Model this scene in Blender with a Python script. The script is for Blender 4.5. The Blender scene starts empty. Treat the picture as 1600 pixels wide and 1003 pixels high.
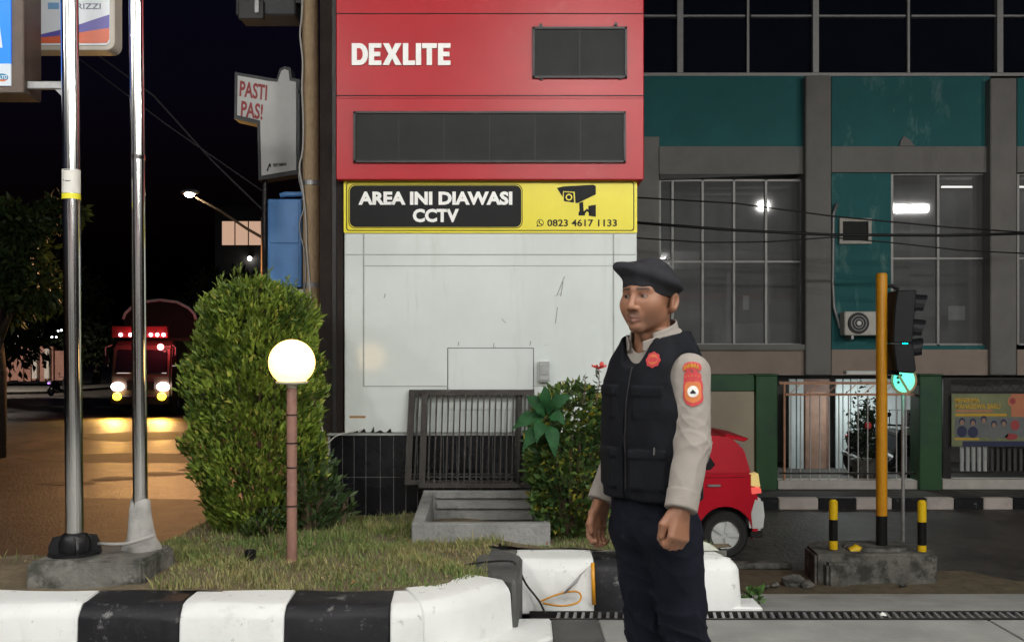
import bpy, bmesh, math, random
import numpy as np
from mathutils import Vector, Matrix
random.seed(7)
rng = np.random.default_rng(7)
R = math.radians
scene = bpy.context.scene
col = scene.collection

# ---------------------------------------------------------------- camera
F, CX, CY, CH = 1600.0, 800.0, 545.0, 1.48      # focal length, principal column and horizon row (px), lens height (m)
cam_d = bpy.data.cameras.new('camera'); cam = bpy.data.objects.new('camera', cam_d); col.objects.link(cam)
cam_d.sensor_width = 36.0; cam_d.lens = 36.0 * F / 1600.0
cam.location = (0, 0, CH); cam.rotation_euler = (R(90), 0, 0)
cam_d.shift_y = (CY - 501.5) / 1600.0
cam_d.clip_end = 900
scene.camera = cam

# ---------------------------------------------------------------- sky, moon, exposure
world = bpy.data.worlds.new('World'); scene.world = world; world.use_nodes = True
wn = world.node_tree; wn.nodes.clear()
sky = wn.nodes.new('ShaderNodeTexSky'); sky.sky_type = 'NISHITA'; sky.sun_disc = False
sky.sun_elevation = R(-3.3); sky.sun_rotation = R(200); sky.air_density = 1.0; sky.dust_density = 0.5; sky.ozone_density = 3.0
bg = wn.nodes.new('ShaderNodeBackground'); bg.inputs['Strength'].default_value = 0.15
wo = wn.nodes.new('ShaderNodeOutputWorld')
wn.links.new(sky.outputs[0], bg.inputs[0]); wn.links.new(bg.outputs[0], wo.inputs[0])
moon = bpy.data.lights.new('moon', 'SUN'); moon.energy = 0.015; moon.angle = R(0.5); moon.color = (1, .96, .9)
mo = bpy.data.objects.new('moon', moon); col.objects.link(mo); mo.rotation_euler = (R(40), 0, R(25))
scene.view_settings.view_transform = 'Standard'; scene.view_settings.look = 'None'
scene.view_settings.exposure = 0.0; scene.view_settings.gamma = 1.0; scene.view_settings.use_curve_mapping = False
scene.render.engine = 'CYCLES'
scene.cycles.max_bounces = 6; scene.cycles.diffuse_bounces = 3; scene.cycles.glossy_bounces = 3
scene.cycles.transparent_max_bounces = 8; scene.cycles.sample_clamp_indirect = 4.0
scene.cycles.use_denoising = True; scene.cycles.caustics_reflective = False; scene.cycles.caustics_refractive = False

# ---------------------------------------------------------------- helpers
def X(px, Y): return (px - CX) / F * Y
def Z(py, Y): return CH + (CY - py) / F * Y
def P(px, py, Y): return Vector((X(px, Y), Y, Z(py, Y)))

def tag(o, label=None, cat=None, group=None, kind=None):
    if label: o['label'] = label
    if cat: o['category'] = cat
    if group: o['group'] = group
    if kind: o['kind'] = kind
    return o
def thing(name, label, cat, loc=(0, 0, 0), group=None, rotz=0.0):
    o = bpy.data.objects.new(name, None); col.objects.link(o)
    o.location = loc; o.rotation_euler = (0, 0, rotz); o.empty_display_size = .2
    return tag(o, label, cat, group)
def attach(o, parent, world=True):
    if parent is None: return o
    o.parent = parent
    if world and parent.type == 'EMPTY':
        o.matrix_parent_inverse = parent.matrix_basis.inverted()
    return o
def copy_tree(o, parent=None):
    c = o.copy(); col.objects.link(c)
    if parent is not None:
        mpi = o.matrix_parent_inverse.copy(); c.parent = parent; c.matrix_parent_inverse = mpi
    for ch in o.children: copy_tree(ch, c)
    return c

class MB:
    def __init__(s): s.v = []; s.f = []
    def add(s, vs, fs):
        n = len(s.v); s.v += [tuple(p) for p in vs]; s.f += [tuple(i + n for i in q) for q in fs]; return s
    def hexa(s, p):
        return s.add(p, [(0,3,2,1),(4,5,6,7),(0,1,5,4),(1,2,6,5),(2,3,7,6),(3,0,4,7)])
    def box(s, x0, x1, y0, y1, z0, z1):
        return s.hexa([(x0,y0,z0),(x1,y0,z0),(x1,y1,z0),(x0,y1,z0),(x0,y0,z1),(x1,y0,z1),(x1,y1,z1),(x0,y1,z1)])
    def prism(s, poly, axis, a, b):
        n = len(poly)
        def pt(p, t):
            if axis == 'y': return (p[0], t, p[1])
            if axis == 'x': return (t, p[0], p[1])
            return (p[0], p[1], t)
        vs = [pt(p, a) for p in poly] + [pt(p, b) for p in poly]
        fs = [tuple(range(n))[::-1], tuple(range(n, 2*n))] + [(i, (i+1) % n, n + (i+1) % n, n + i) for i in range(n)]
        return s.add(vs, fs)
    def tube(s, pts, r, n=10, caps=True, ref=None):
        pts = [Vector(p) for p in pts]; m = len(pts)
        rs = r if isinstance(r, (list, tuple)) else [r] * m
        vs = []; up = None
        for i in range(m):
            t = (pts[min(i+1, m-1)] - pts[max(i-1, 0)]).normalized()
            if up is None:
                up = Vector((0, 0, 1)) if abs(t.z) < .9 else Vector((0, 1, 0))
            a = (up - t * up.dot(t)).normalized(); b = t.cross(a); up = a
            for k in range(n):
                an = 2 * math.pi * k / n
                vs.append(pts[i] + (a * math.cos(an) + b * math.sin(an)) * rs[i])
        fs = []
        for i in range(m - 1):
            for k in range(n):
                fs.append((i*n + k, i*n + (k+1) % n, (i+1)*n + (k+1) % n, (i+1)*n + k))
        if caps: fs += [tuple(range(n))[::-1], tuple(range((m-1)*n, m*n))]
        return s.add(vs, fs)
    def lathe(s, prof, c=(0, 0, 0), n=24, axis='z', caps=True):
        vs = []; m = len(prof)
        for (r, h) in prof:
            for k in range(n):
                a = 2 * math.pi * k / n; u, w = r * math.cos(a), r * math.sin(a)
                p = (u, w, h) if axis == 'z' else ((u, h, w) if axis == 'y' else (h, u, w))
                vs.append((p[0] + c[0], p[1] + c[1], p[2] + c[2]))
        fs = []
        for i in range(m - 1):
            for k in range(n): fs.append((i*n+k, i*n+(k+1) % n, (i+1)*n+(k+1) % n, (i+1)*n+k))
        if caps and prof[0][0] > 1e-6: fs.append(tuple(range(n))[::-1])
        if caps and prof[-1][0] > 1e-6: fs.append(tuple(range((m-1)*n, m*n)))
        return s.add(vs, fs)
    def ball(s, c, r, n=14, m=9):
        rr = r if isinstance(r, (tuple, list)) else (r, r, r); vs = []; fs = []
        for i in range(m + 1):
            th = math.pi * i / m
            for k in range(n):
                a = 2 * math.pi * k / n
                vs.append((c[0] + rr[0]*math.sin(th)*math.cos(a), c[1] + rr[1]*math.sin(th)*math.sin(a), c[2] + rr[2]*math.cos(th)))
        for i in range(m):
            for k in range(n): fs.append((i*n+k, i*n+(k+1) % n, (i+1)*n+(k+1) % n, (i+1)*n+k))
        return s.add(vs, fs)
    def build(s, name, mat, parent=None, smooth=False, bevel=0.0, world=True, seg=1):
        me = bpy.data.meshes.new(name); me.from_pydata(s.v, [], s.f)
        bm = bmesh.new(); bm.from_mesh(me)
        bmesh.ops.remove_doubles(bm, verts=bm.verts, dist=1e-5)
        bmesh.ops.recalc_face_normals(bm, faces=bm.faces)
        if bevel:
            es = [e for e in bm.edges if len(e.link_faces) == 2 and e.calc_face_angle(0) > .5]
            bmesh.ops.bevel(bm, geom=es, offset=bevel, segments=seg, affect='EDGES', clamp_overlap=True)
        bm.to_mesh(me); bm.free()
        me.materials.append(mat)
        if smooth:
            me.polygons.foreach_set('use_smooth', [True] * len(me.polygons))
            if smooth == 'auto': me.set_sharp_from_angle(angle=R(40))
        o = bpy.data.objects.new(name, me); col.objects.link(o)
        return attach(o, parent, world)
def box(name, mat, parent, x0, x1, y0, y1, z0, z1, bevel=0.0):
    return MB().box(x0, x1, y0, y1, z0, z1).build(name, mat, parent, bevel=bevel)
def pbox(name, mat, parent, px0, px1, py0, py1, Y0, Y1, bevel=0.0):
    """box whose front face (at depth Y0) covers the given picture rectangle, at its real size"""
    return box(name, mat, parent, X(px0, Y0), X(px1, Y0), Y0, Y1, Z(py1, Y0), Z(py0, Y0), bevel)
def curve(pts, k=6):
    p = [Vector(q) for q in pts]; p = [p[0]*2-p[1]] + p + [p[-1]*2-p[-2]]; out = []
    for i in range(1, len(p)-2):
        a, b, c, d = p[i-1:i+3]
        for j in range(k):
            t = j/k; out.append(.5*((2*b) + (c-a)*t + (2*a-5*b+4*c-d)*t*t + (3*b-a-3*c+d)*t**3))
    return out + [p[-2]]
def rrect(x0, x1, z0, z1, r, n=5):
    pts = []
    for cx, cz, a0 in ((x1-r, z1-r, 0), (x0+r, z1-r, 90), (x0+r, z0+r, 180), (x1-r, z0+r, 270)):
        for i in range(n + 1):
            a = R(a0 + 90 * i / n); pts.append((cx + r*math.cos(a), cz + r*math.sin(a)))
    return pts
def circ(cx, cz, r, n=24, rz=None):
    return [(cx + r*math.cos(2*math.pi*i/n), cz + (rz or r)*math.sin(2*math.pi*i/n)) for i in range(n)]

# ---------------------------------------------------------------- materials
def c4(c): return (c[0], c[1], c[2], 1.0)
def M(name, c, rough=.6, metal=0., var=.12, scale=6., bump=0., bscale=40., spec=.5, stain=None, coat=0., emit=None, est=0., aniso=None, rvar=0.):
    m = bpy.data.materials.new(name); m.use_nodes = True; nt = m.node_tree; N = nt.nodes; L = nt.links
    b = N['Principled BSDF']; b.inputs['Roughness'].default_value = rough; b.inputs['Metallic'].default_value = metal
    b.inputs['Specular IOR Level'].default_value = spec
    if coat: b.inputs['Coat Weight'].default_value = coat; b.inputs['Coat Roughness'].default_value = .08
    tc = N.new('ShaderNodeTexCoord')
    out = None
    if var:
        nz = N.new('ShaderNodeTexNoise'); nz.inputs['Scale'].default_value = scale; nz.inputs['Detail'].default_value = 6; nz.inputs['Roughness'].default_value = .65
        L.new(tc.outputs['Object'], nz.inputs['Vector'])
        mr = N.new('ShaderNodeMapRange'); mr.inputs[1].default_value = .3; mr.inputs[2].default_value = .7
        L.new(nz.outputs['Fac'], mr.inputs[0])
        mx = N.new('ShaderNodeMix'); mx.data_type = 'RGBA'; L.new(mr.outputs[0], mx.inputs[0])
        mx.inputs[6].default_value = c4([max(0, k*(1-var)) for k in c]); mx.inputs[7].default_value = c4([min(1, k*(1+var)) for k in c])
        out = mx.outputs[2]
        if rvar:
            r2 = N.new('ShaderNodeMapRange'); r2.inputs[3].default_value = rough - rvar; r2.inputs[4].default_value = rough + rvar
            L.new(nz.outputs['Fac'], r2.inputs[0]); L.new(r2.outputs[0], b.inputs['Roughness'])
    for st in (stain or []):
        sc, ss, th, am = st[:4]; stretch = st[4] if len(st) > 4 else (1, 1, 1)
        n2 = N.new('ShaderNodeTexNoise'); n2.inputs['Scale'].default_value = ss; n2.inputs['Detail'].default_value = 8; n2.inputs['Roughness'].default_value = .7
        mp = N.new('ShaderNodeMapping'); mp.inputs['Scale'].default_value = stretch; mp.inputs['Location'].default_value = (ss*1.3, 2.1, ss*.7)
        L.new(tc.outputs['Object'], mp.inputs[0]); L.new(mp.outputs[0], n2.inputs['Vector'])
        m2 = N.new('ShaderNodeMapRange'); m2.inputs[1].default_value = th; m2.inputs[2].default_value = th + .12; m2.inputs[4].default_value = am
        L.new(n2.outputs['Fac'], m2.inputs[0])
        x2 = N.new('ShaderNodeMix'); x2.data_type = 'RGBA'; L.new(m2.outputs[0], x2.inputs[0])
        if out: L.new(out, x2.inputs[6])
        else: x2.inputs[6].default_value = c4(c)
        x2.inputs[7].default_value = c4(sc); out = x2.outputs[2]
    if out: L.new(out, b.inputs['Base Color'])
    else: b.inputs['Base Color'].default_value = c4(c)
    if bump:
        n3 = N.new('ShaderNodeTexNoise'); n3.inputs['Scale'].default_value = bscale; n3.inputs['Detail'].default_value = 5
        L.new(tc.outputs['Object'], n3.inputs['Vector'])
        bp = N.new('ShaderNodeBump'); bp.inputs['Strength'].default_value = bump; bp.inputs['Distance'].default_value = .02
        L.new(n3.outputs['Fac'], bp.inputs['Height']); L.new(bp.outputs[0], b.inputs['Normal'])
    if emit:
        b.inputs['Emission Color'].default_value = c4(emit); b.inputs['Emission Strength'].default_value = est
    return m
def MV(name, rough=.55, var=.0, sss=0., spec=.4, trans=0., bump=0., bscale=200):
    """material that takes its colour from the mesh's own 'Col' attribute"""
    m = bpy.data.materials.new(name); m.use_nodes = True; nt = m.node_tree; N = nt.nodes; L = nt.links
    b = N['Principled BSDF']; b.inputs['Roughness'].default_value = rough; b.inputs['Specular IOR Level'].default_value = spec
    a = N.new('ShaderNodeVertexColor'); a.layer_name = 'Col'; L.new(a.outputs[0], b.inputs['Base Color'])
    if sss: b.inputs['Subsurface Weight'].default_value = sss; b.inputs['Subsurface Radius'].default_value = (.01, .004, .002)
    if bump:
        tc = N.new('ShaderNodeTexCoord'); n3 = N.new('ShaderNodeTexNoise'); n3.inputs['Scale'].default_value = bscale
        L.new(tc.outputs['Object'], n3.inputs['Vector']); bp = N.new('ShaderNodeBump'); bp.inputs['Strength'].default_value = bump; bp.inputs['Distance'].default_value = .004
        L.new(n3.outputs['Fac'], bp.inputs['Height']); L.new(bp.outputs[0], b.inputs['Normal'])
    if trans:
        t = N.new('ShaderNodeBsdfTranslucent'); L.new(a.outputs[0], t.inputs[0]); ms = N.new('ShaderNodeMixShader'); ms.inputs[0].default_value = trans
        L.new(b.outputs[0], ms.inputs[1]); L.new(t.outputs[0], ms.inputs[2]); L.new(ms.outputs[0], N['Material Output'].inputs[0])
    return m
def EM(name, c, s, base=(.8, .8, .8)):
    m = bpy.data.materials.new(name); m.use_nodes = True; b = m.node_tree.nodes['Principled BSDF']
    b.inputs['Base Color'].default_value = c4(base); b.inputs['Roughness'].default_value = .3
    b.inputs['Emission Color'].default_value = c4(c); b.inputs['Emission Strength'].default_value = s
    return m
def glass(name, tint=(.8, .82, .82), clear=.7, rough=.02):
    m = bpy.data.materials.new(name); m.use_nodes = True; nt = m.node_tree; N = nt.nodes; L = nt.links
    b = N['Principled BSDF']; N.remove(b); t = N.new('ShaderNodeBsdfTransparent'); t.inputs[0].default_value = c4(tint)
    d = N.new('ShaderNodeBsdfDiffuse'); d.inputs[0].default_value = (.30, .30, .295, 1)
    tc = N.new('ShaderNodeTexCoord'); nz = N.new('ShaderNodeTexNoise'); nz.inputs['Scale'].default_value = 1.6; nz.inputs['Detail'].default_value = 5; L.new(tc.outputs['Object'], nz.inputs['Vector'])
    mr = N.new('ShaderNodeMapRange'); mr.inputs[3].default_value = (1-clear)*.5; mr.inputs[4].default_value = (1-clear)*1.5; L.new(nz.outputs['Fac'], mr.inputs[0])
    m1 = N.new('ShaderNodeMixShader'); L.new(mr.outputs[0], m1.inputs[0]); L.new(t.outputs[0], m1.inputs[1]); L.new(d.outputs[0], m1.inputs[2])
    g = N.new('ShaderNodeBsdfGlossy'); g.inputs['Roughness'].default_value = rough; fr = N.new('ShaderNodeFresnel'); fr.inputs[0].default_value = 1.5
    ms = N.new('ShaderNodeMixShader'); L.new(fr.outputs[0], ms.inputs[0]); L.new(m1.outputs[0], ms.inputs[1]); L.new(g.outputs[0], ms.inputs[2]); L.new(ms.outputs[0], N['Material Output'].inputs[0])
    return m

def lamp(kind, name, parent, loc, energy, color, size=.1, rot=None, spot=None, blend=.5, world=True):
    d = bpy.data.lights.new(name, kind); d.energy = energy; d.color = color
    if kind == 'AREA': d.size = size
    else: d.shadow_soft_size = size
    if kind == 'SPOT': d.spot_size = R(spot); d.spot_blend = blend
    o = bpy.data.objects.new(name, d); col.objects.link(o); o.location = loc
    if rot: o.rotation_euler = rot
    return attach(o, parent, world)

# flat lettering, fitted to a real rectangle on a wall facing -Y
def text_mesh(s, bold=0.0, shear=0.0, spacing=1.0):
    cu = bpy.data.curves.new('lettering', 'FONT'); cu.body = s; cu.offset = bold; cu.shear = shear; cu.space_character = spacing
    cu.fill_mode = 'BOTH'; cu.extrude = .01; cu.resolution_u = 3
    cu.align_x = 'CENTER'
    o = bpy.data.objects.new('lettering', cu); col.objects.link(o)
    dg = bpy.context.evaluated_depsgraph_get()
    me = bpy.data.meshes.new_from_object(o.evaluated_get(dg)); bpy.data.objects.remove(o); bpy.data.curves.remove(cu)
    return me
def txt(s, mat, parent, x0, x1, z0, z1, Y, depth=.004, bold=0.0, shear=0.0, spacing=1.0, name='lettering', fn=None, world=True, split=False):
    me = text_mesh(s, bold, shear, spacing); n = len(me.vertices); a = np.empty(n*3, 'f'); me.vertices.foreach_get('co', a); a = a.reshape(-1, 3)
    mn, mxv = a.min(0), a.max(0); b = np.empty_like(a)
    b[:, 0] = x0 + (a[:, 0]-mn[0])/(mxv[0]-mn[0])*(x1-x0)
    b[:, 2] = z0 + (a[:, 1]-mn[1])/(mxv[1]-mn[1])*(z1-z0)
    b[:, 1] = Y - (a[:, 2]-mn[2])/(mxv[2]-mn[2])*depth
    if fn is not None: b = fn(b).astype('f')
    me.vertices.foreach_set('co', b.ravel()); me.update(); me.materials.clear(); me.materials.append(mat)
    if not split:
        o = bpy.data.objects.new(name, me); col.objects.link(o); o['kind'] = 'stuff'; return attach(o, parent, world)
    bm = bmesh.new(); bm.from_mesh(me); bm.verts.ensure_lookup_table(); bmesh.ops.remove_doubles(bm, verts=bm.verts, dist=1e-6); left = set(bm.verts); out = None
    while left:
        st = [left.pop()]; comp = set(st)
        while st:
            v = st.pop()
            for e in v.link_edges:
                w = e.other_vert(v)
                if w in left: left.discard(w); comp.add(w); st.append(w)
        ix = {v: i for i, v in enumerate(comp)}; fs = {f for v in comp for f in v.link_faces}
        m2 = bpy.data.meshes.new('letter'); m2.from_pydata([v.co[:] for v in comp], [], [[ix[v] for v in f.verts] for f in fs]); m2.materials.append(mat)
        o = bpy.data.objects.new('letter', m2); col.objects.link(o); out = attach(o, parent, world)
    bm.free(); return out
def ptxt(s, mat, parent, px0, px1, py0, py1, Y, **k):
    return txt(s, mat, parent, X(px0, Y), X(px1, Y), Z(py1, Y), Z(py0, Y), Y, **k)

# meshes with a colour per point
def col_mesh(name, V, Fc, C, mat, parent=None, smooth=True, world=True):
    me = bpy.data.meshes.new(name); V = np.asarray(V, 'f'); Fc = np.asarray(Fc, 'i4')
    me.vertices.add(len(V)); me.vertices.foreach_set('co', V.ravel())
    k = Fc.shape[1]; me.loops.add(Fc.size); me.loops.foreach_set('vertex_index', Fc.ravel())
    me.polygons.add(len(Fc)); me.polygons.foreach_set('loop_start', np.arange(0, Fc.size, k, dtype='i4'))
    me.update(calc_edges=True); me.validate()
    if C is not None:
        at = me.attributes.new('Col', 'FLOAT_COLOR', 'POINT'); c = np.ones((len(V), 4), 'f'); c[:, :3] = C; at.data.foreach_set('color', c.ravel())
    me.materials.append(mat)
    if smooth: me.polygons.foreach_set('use_smooth', np.ones(len(Fc), bool))
    o = bpy.data.objects.new(name, me); col.objects.link(o); return attach(o, parent, world)
def leaf_mesh(name, pts, dirs, length, width, cols, mat, parent=None, droop=.25, fold=.3, jitter=.5):
    """many small folded leaves: 6 points, 4 triangles each"""
    n = len(pts); pts = np.asarray(pts, float); d = np.asarray(dirs, float) + rng.normal(0, jitter, (n, 3)); d /= np.linalg.norm(d, axis=1)[:, None] + 1e-9
    r = rng.normal(0, 1, (n, 3)); s = np.cross(d, r); s /= np.linalg.norm(s, axis=1)[:, None] + 1e-9; u = np.cross(s, d)
    L = (np.asarray(length) * rng.uniform(.65, 1.25, n))[:, None]; W = (width * rng.uniform(.7, 1.2, n))[:, None]
    mid = pts + d*L*.5; tip = pts + d*L - u*L*droop
    V = np.stack([pts, mid + s*W*.5 + u*W*fold, mid - u*W*.05, mid - s*W*.5 + u*W*fold, tip], 1).reshape(-1, 3)
    b = (np.arange(n)*5)[:, None]
    T = np.concatenate([b + np.array([[0, 1, 2]]), b + np.array([[0, 2, 3]]), b + np.array([[1, 4, 2]]), b + np.array([[2, 4, 3]])], 0)
    C = np.repeat(np.asarray(cols, float), 5, 0)
    return col_mesh(name, V, T, C, mat, parent, smooth=False)
def vnoise(p, s, seed=0):
    q = np.asarray(p) * s + seed * 17.3
    return (np.sin(q[:, 0]*1.7 + 1.3*np.sin(q[:, 1]*1.1+q[:, 2])) + np.sin(q[:, 1]*1.9 + 1.1*np.sin(q[:, 2]*1.3+q[:, 0])) + np.sin(q[:, 2]*2.1 + 1.2*np.sin(q[:, 0]*.9-q[:, 1]))) / 3

# ---------------------------------------------------------------- palette
ROAD = -1.07
m_asphalt = M('asphalt', (.052, .047, .043), .52, var=.5, scale=2.2, bump=.9, bscale=22, stain=[((.095, .08, .066), .5, .5, .6), ((.02, .019, .019), .8, .52, .75, (1, .35, 1)), ((.02, .019, .019), 6., .62, .6)])
m_patch = M('asphalt_patch', (.033, .031, .030), .7, var=.3, scale=3, bump=.5, bscale=70)
m_patch2 = M('worn_asphalt', (.085, .072, .060), .65, var=.4, scale=2, bump=.9, bscale=25, stain=[((.035, .03, .027), 1.4, .52, .7, (1, .3, 1))])
m_conc = M('concrete', (.26, .26, .245), .8, var=.2, scale=2.5, bump=.25, bscale=45, stain=[((.13, .125, .11), 1.1, .56, .7), ((.4, .39, .37), 3., .66, .5)])
m_conc_dark = M('dark_slab', (.08, .081, .08), .6, spec=.25, var=.25, scale=5, bump=.2, bscale=60)
m_old = M('old_concrete', (.135, .13, .115), .85, var=.4, scale=6, bump=.9, bscale=18, stain=[((.025, .026, .02), 4.5, .47, .85), ((.34, .33, .30), 7., .60, .7)])
m_pit = M('pit_concrete', (.23, .23, .22), .85, var=.25, scale=5, bump=.4, bscale=40, stain=[((.07, .07, .06), 4., .56, .8)])
m_white = M('kerb_white', (.80, .81, .79), .55, var=.05, scale=3, bump=.12, bscale=18, stain=[((.42, .40, .34), 2.6, .58, .5), ((.22, .21, .18), 8., .66, .75), ((.5, .48, .4), 1.3, .58, .4, (1, 1, .2)), ((.14, .135, .11), 18., .61, .7)])
m_black = M('kerb_black', (.012, .012, .014), .5, spec=.2, var=.25, scale=3, bump=.15, bscale=18, stain=[((.026, .026, .026), 2., .55, .7), ((.34, .34, .32), 7., .60, .85), ((.16, .155, .15), 18., .60, .7)])
m_soil = M('soil', (.13, .10, .06), .95, var=.35, scale=7, bump=.7, bscale=25, stain=[((.16, .125, .07), 3., .55, .7)])
m_steel = M('stainless', (.72, .71, .69), .14, metal=1., var=.06, scale=3, rvar=.03)
m_dkmetal = M('dark_metal', (.022, .02, .02), .45, var=.3, scale=9, bump=.1, metal=.3)
m_gal = M('galvanised', (.34, .34, .34), .5, metal=.6, var=.2, scale=12)
m_yellow = M('yellow_paint', (.62, .27, .01), .38, var=.10, scale=7, bump=.08, bscale=30, stain=[((.22, .11, .02), 6., .64, .6)])
m_ylw2 = M('signal_yellow', (.80, .52, .01), .4, var=.1, scale=8)
m_blkpaint = M('black_paint', (.010, .010, .011), .4, spec=.25, var=.2, scale=8, stain=[((.10, .10, .10), 9., .68, .5)])
m_rubber = M('rubber', (.014, .014, .014), .7, var=.1)
m_lwhite = M('letter_white', (.82, .82, .80), .45, var=.04)
m_lblack = M('letter_black', (.008, .008, .009), .5, spec=.15, var=.1)

# ---------------------------------------------------------------- ground
rd = MB().box(-220, 220, -30, 420, ROAD-.4, ROAD).build('road', m_asphalt); tag(rd, kind='structure')
def sheet(name, poly, z, mat, parent):
    return MB().add([(x, y, z) for x, y in poly], [tuple(range(len(poly)))]).build(name, mat, parent)
def wob(cx, cy, rx, ry, n=26, a=.18, seed=0):
    rr = random.Random(seed); return [(cx + rx*math.cos(2*math.pi*i/n)*(1 + rr.uniform(-a, a)), cy + ry*math.sin(2*math.pi*i/n)*(1 + rr.uniform(-a, a))) for i in range(n)]
sheet('road_patch', wob(-8.0, 24, 3.2, 1.1, seed=3), ROAD+.004, m_patch, rd)
sheet('road_patch', wob(-14.2, 22.5, 2.6, .8, seed=4), ROAD+.004, m_patch, rd)
sheet('road_patch', wob(-10.5, 30.0, 2.2, 1.6, seed=5), ROAD+.004, m_patch, rd)
sheet('road_patch', [(-14, 12.2), (-4.0, 12.2), (-3.9, 17.2), (-8, 17.6), (-14, 17.9)], ROAD+.004, m_patch2, rd)
for i in range(5): sheet('pothole', wob(-8.4 + i*.62, 19.4 + i*.75, .5, .28, 12, .3, 10+i), ROAD+.008, m_patch, rd)

fc = MB().box(-16, 22, -18, 5.62, -.12, -.012).build('forecourt', m_conc); tag(fc, kind='structure')
xs = [-16, -12.2, -9.2, -6.2, -3.2]
slabs = [(-3.2, .21), (.47, 2.6), (2.61, 5.2), (5.21, 8.2), (8.21, 12), (12.01, 22)]
for a, b in slabs: box('slab', m_conc, fc, a+.004, b-.004, 3.2, 5.60, -.012, .0, .003)
box('dark_slab', m_conc_dark, fc, .214, .466, 4.6, 5.60, -.012, .001, .003)
for k in range(3): box('slab', m_conc, fc, .214, .466, 3.2+k*.46, 3.2+k*.46+.452, -.012, .0, .003)
for a, b in [(-16, -9), (-9, -3), (-3, 3), (3, 9), (9, 15), (15, 22)]:
    for c, d in [(-18, -12), (-12, -7), (-7, -2), (-2, 3.2)]:
        box('slab', m_conc, fc, a+.004, b-.004, c+.004, d-.004, -.012, .0, .003)
# strip beyond the drain, and the bank down to the road
bank = MB()
bank.add([(-.2, 5.79, -.004), (22, 5.79, -.004), (22, 6.86, -.16), (-.2, 6.86, -.16)], [(0, 1, 2, 3)])
bank.build('apron', m_conc, fc)
bk = MB(); nx = 60
for i in range(nx):
    x0, x1 = .9 + i*21/nx, .9 + (i+1)*21/nx
    bk.add([(x0, 6.86, -.165), (x1, 6.86, -.165), (x1, 8.9 + .2*math.sin(x1*2.1), ROAD-.01), (x0, 8.9 + .2*math.sin(x0*2.1), ROAD-.01)], [(0, 1, 2, 3)])
tag(bk.build('embankment', m_soil), kind='structure')
# gutter between the bank and the road on the right: soil strip and low edging
sheet('gutter', [(1.2, 8.7), (22, 8.7), (22, 11.2), (5.5, 11.25), (5.2, 11.75), (1.2, 11.85)], ROAD+.006, m_soil, rd)
box('edging', m_old, rd, 1.2, 3.25, 11.85, 12.0, ROAD, ROAD+.07, .01)

# drain: channel, frame and bars
dr = thing('drain_grating', 'long rusty black slotted drain grating set in the concrete beside the kerb', 'drain', (.4, 5.7, 0))
box('channel', m_rubber, dr, .1, 22, 5.625, 5.785, -.2, -.06)
box('frame', m_dkmetal, dr, .1, 22, 5.622, 5.634, -.05, .001); box('frame', m_dkmetal, dr, .1, 22, 5.776, 5.788, -.05, .001)
bar0 = None
for i in range(120):
    x = .24 + i*.046
    if bar0 is None:
        bar0 = MB().hexa([(x, 5.635, -.03), (x+.016, 5.635, -.03), (x+.034, 5.775, -.03), (x+.018, 5.775, -.03), (x, 5.635, -.003), (x+.016, 5.635, -.003), (x+.034, 5.775, -.003), (x+.018, 5.775, -.003)]).build('bar', m_gal, dr)
    else:
        c = bar0.copy(); col.objects.link(c); c.location.x = i*.046
# ---------------------------------------------------------------- kerb blocks
kerb = thing('kerb', None, None, (-.5, 4.9, 0)); tag(kerb, kind='structure')
def kerb_block(path, mat, h=.30, w=.28, chip=0):
    sec = [(0, -.02), (.004, .06), (.018, h-.065), (.032, h-.04), (.07, h-.004), (.12, h), (w, h+.008), (w, -.02)]
    mb = MB(); n = len(sec); vs = []
    for i, p in enumerate(path):
        a = Vector(path[max(i-1, 0)]); b = Vector(path[min(i+1, len(path)-1)]); t = (b - a).normalized(); nrm = Vector((-t.y, t.x))
        for d, z in sec:
            j = .0035*math.sin(17*p[0]+31*z+9*d)
            vs.append((p[0] + nrm.x*(d+j), p[1] + nrm.y*(d+j), z + (.004*math.sin(9*p[0]+d*20) if z > .1 else 0)))
    m = len(path); fs = [(i*n+k, i*n+(k+1) % n, (i+1)*n+(k+1) % n, (i+1)*n+k) for i in range(m-1) for k in range(n)]
    fs += [tuple(range(n))[::-1], tuple(range((m-1)*n, m*n))]
    return mb.add(vs, fs).build('kerb_block', mat, kerb, smooth='auto', bevel=.006)
def seg(x0, x1, y0, y1=None, n=7):
    y1 = y0 if y1 is None else y1
    return [(x0 + (x1-x0)*i/(n-1), y0 + (y1-y0)*i/(n-1)) for i in range(n)]
edges = [(-4.5, -3.97, 'b'), (-3.97, -3.48, 'w'), (-3.48, -2.98, 'b'), (-2.98, -2.0, 'w'), (-2.0, -1.535, 'b'), (-1.535, -1.05, 'w'), (-1.05, -.565, 'b')]
for a, b, c in edges: kerb_block(seg(a+.002, b-.002, 4.70), m_white if c == 'w' else m_black)
cv = []
for i in range(12):
    t = i/11; cv.append((-.56 + .57*t, 4.70 + .46*t**2.1))
kerb_block(cv[:4] , m_white, .30)
kerb_block([(x+.003, y+.002) for x, y in cv[3:]], m_white, .31)
# dark block that turns the corner to the set-back kerb
mb = MB().prism([(.012, 5.165), (.03, 5.20), (.06, 5.775), (-.10, 6.03), (-.22, 5.98), (-.20, 5.45)], 'z', -.02, .315)
mb.build('kerb_block', m_conc_dark, kerb, bevel=.02)
kerb_block(seg(.025, .465, 5.79), m_white, .285); kerb_block(seg(.469, .925, 5.79), m_black, .285)
kerb_block([(.929, 5.79), (1.05, 5.79), (1.16, 5.79), (1.25, 5.795), (1.30, 5.825), (1.315, 5.88)], m_white, .285, .26)
# white skirt of paint and mortar at the foot of the blocks
box('kerb_foot', m_white, kerb, .93, 1.42, 5.795, 6.02, -.02, .018, .008)
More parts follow.
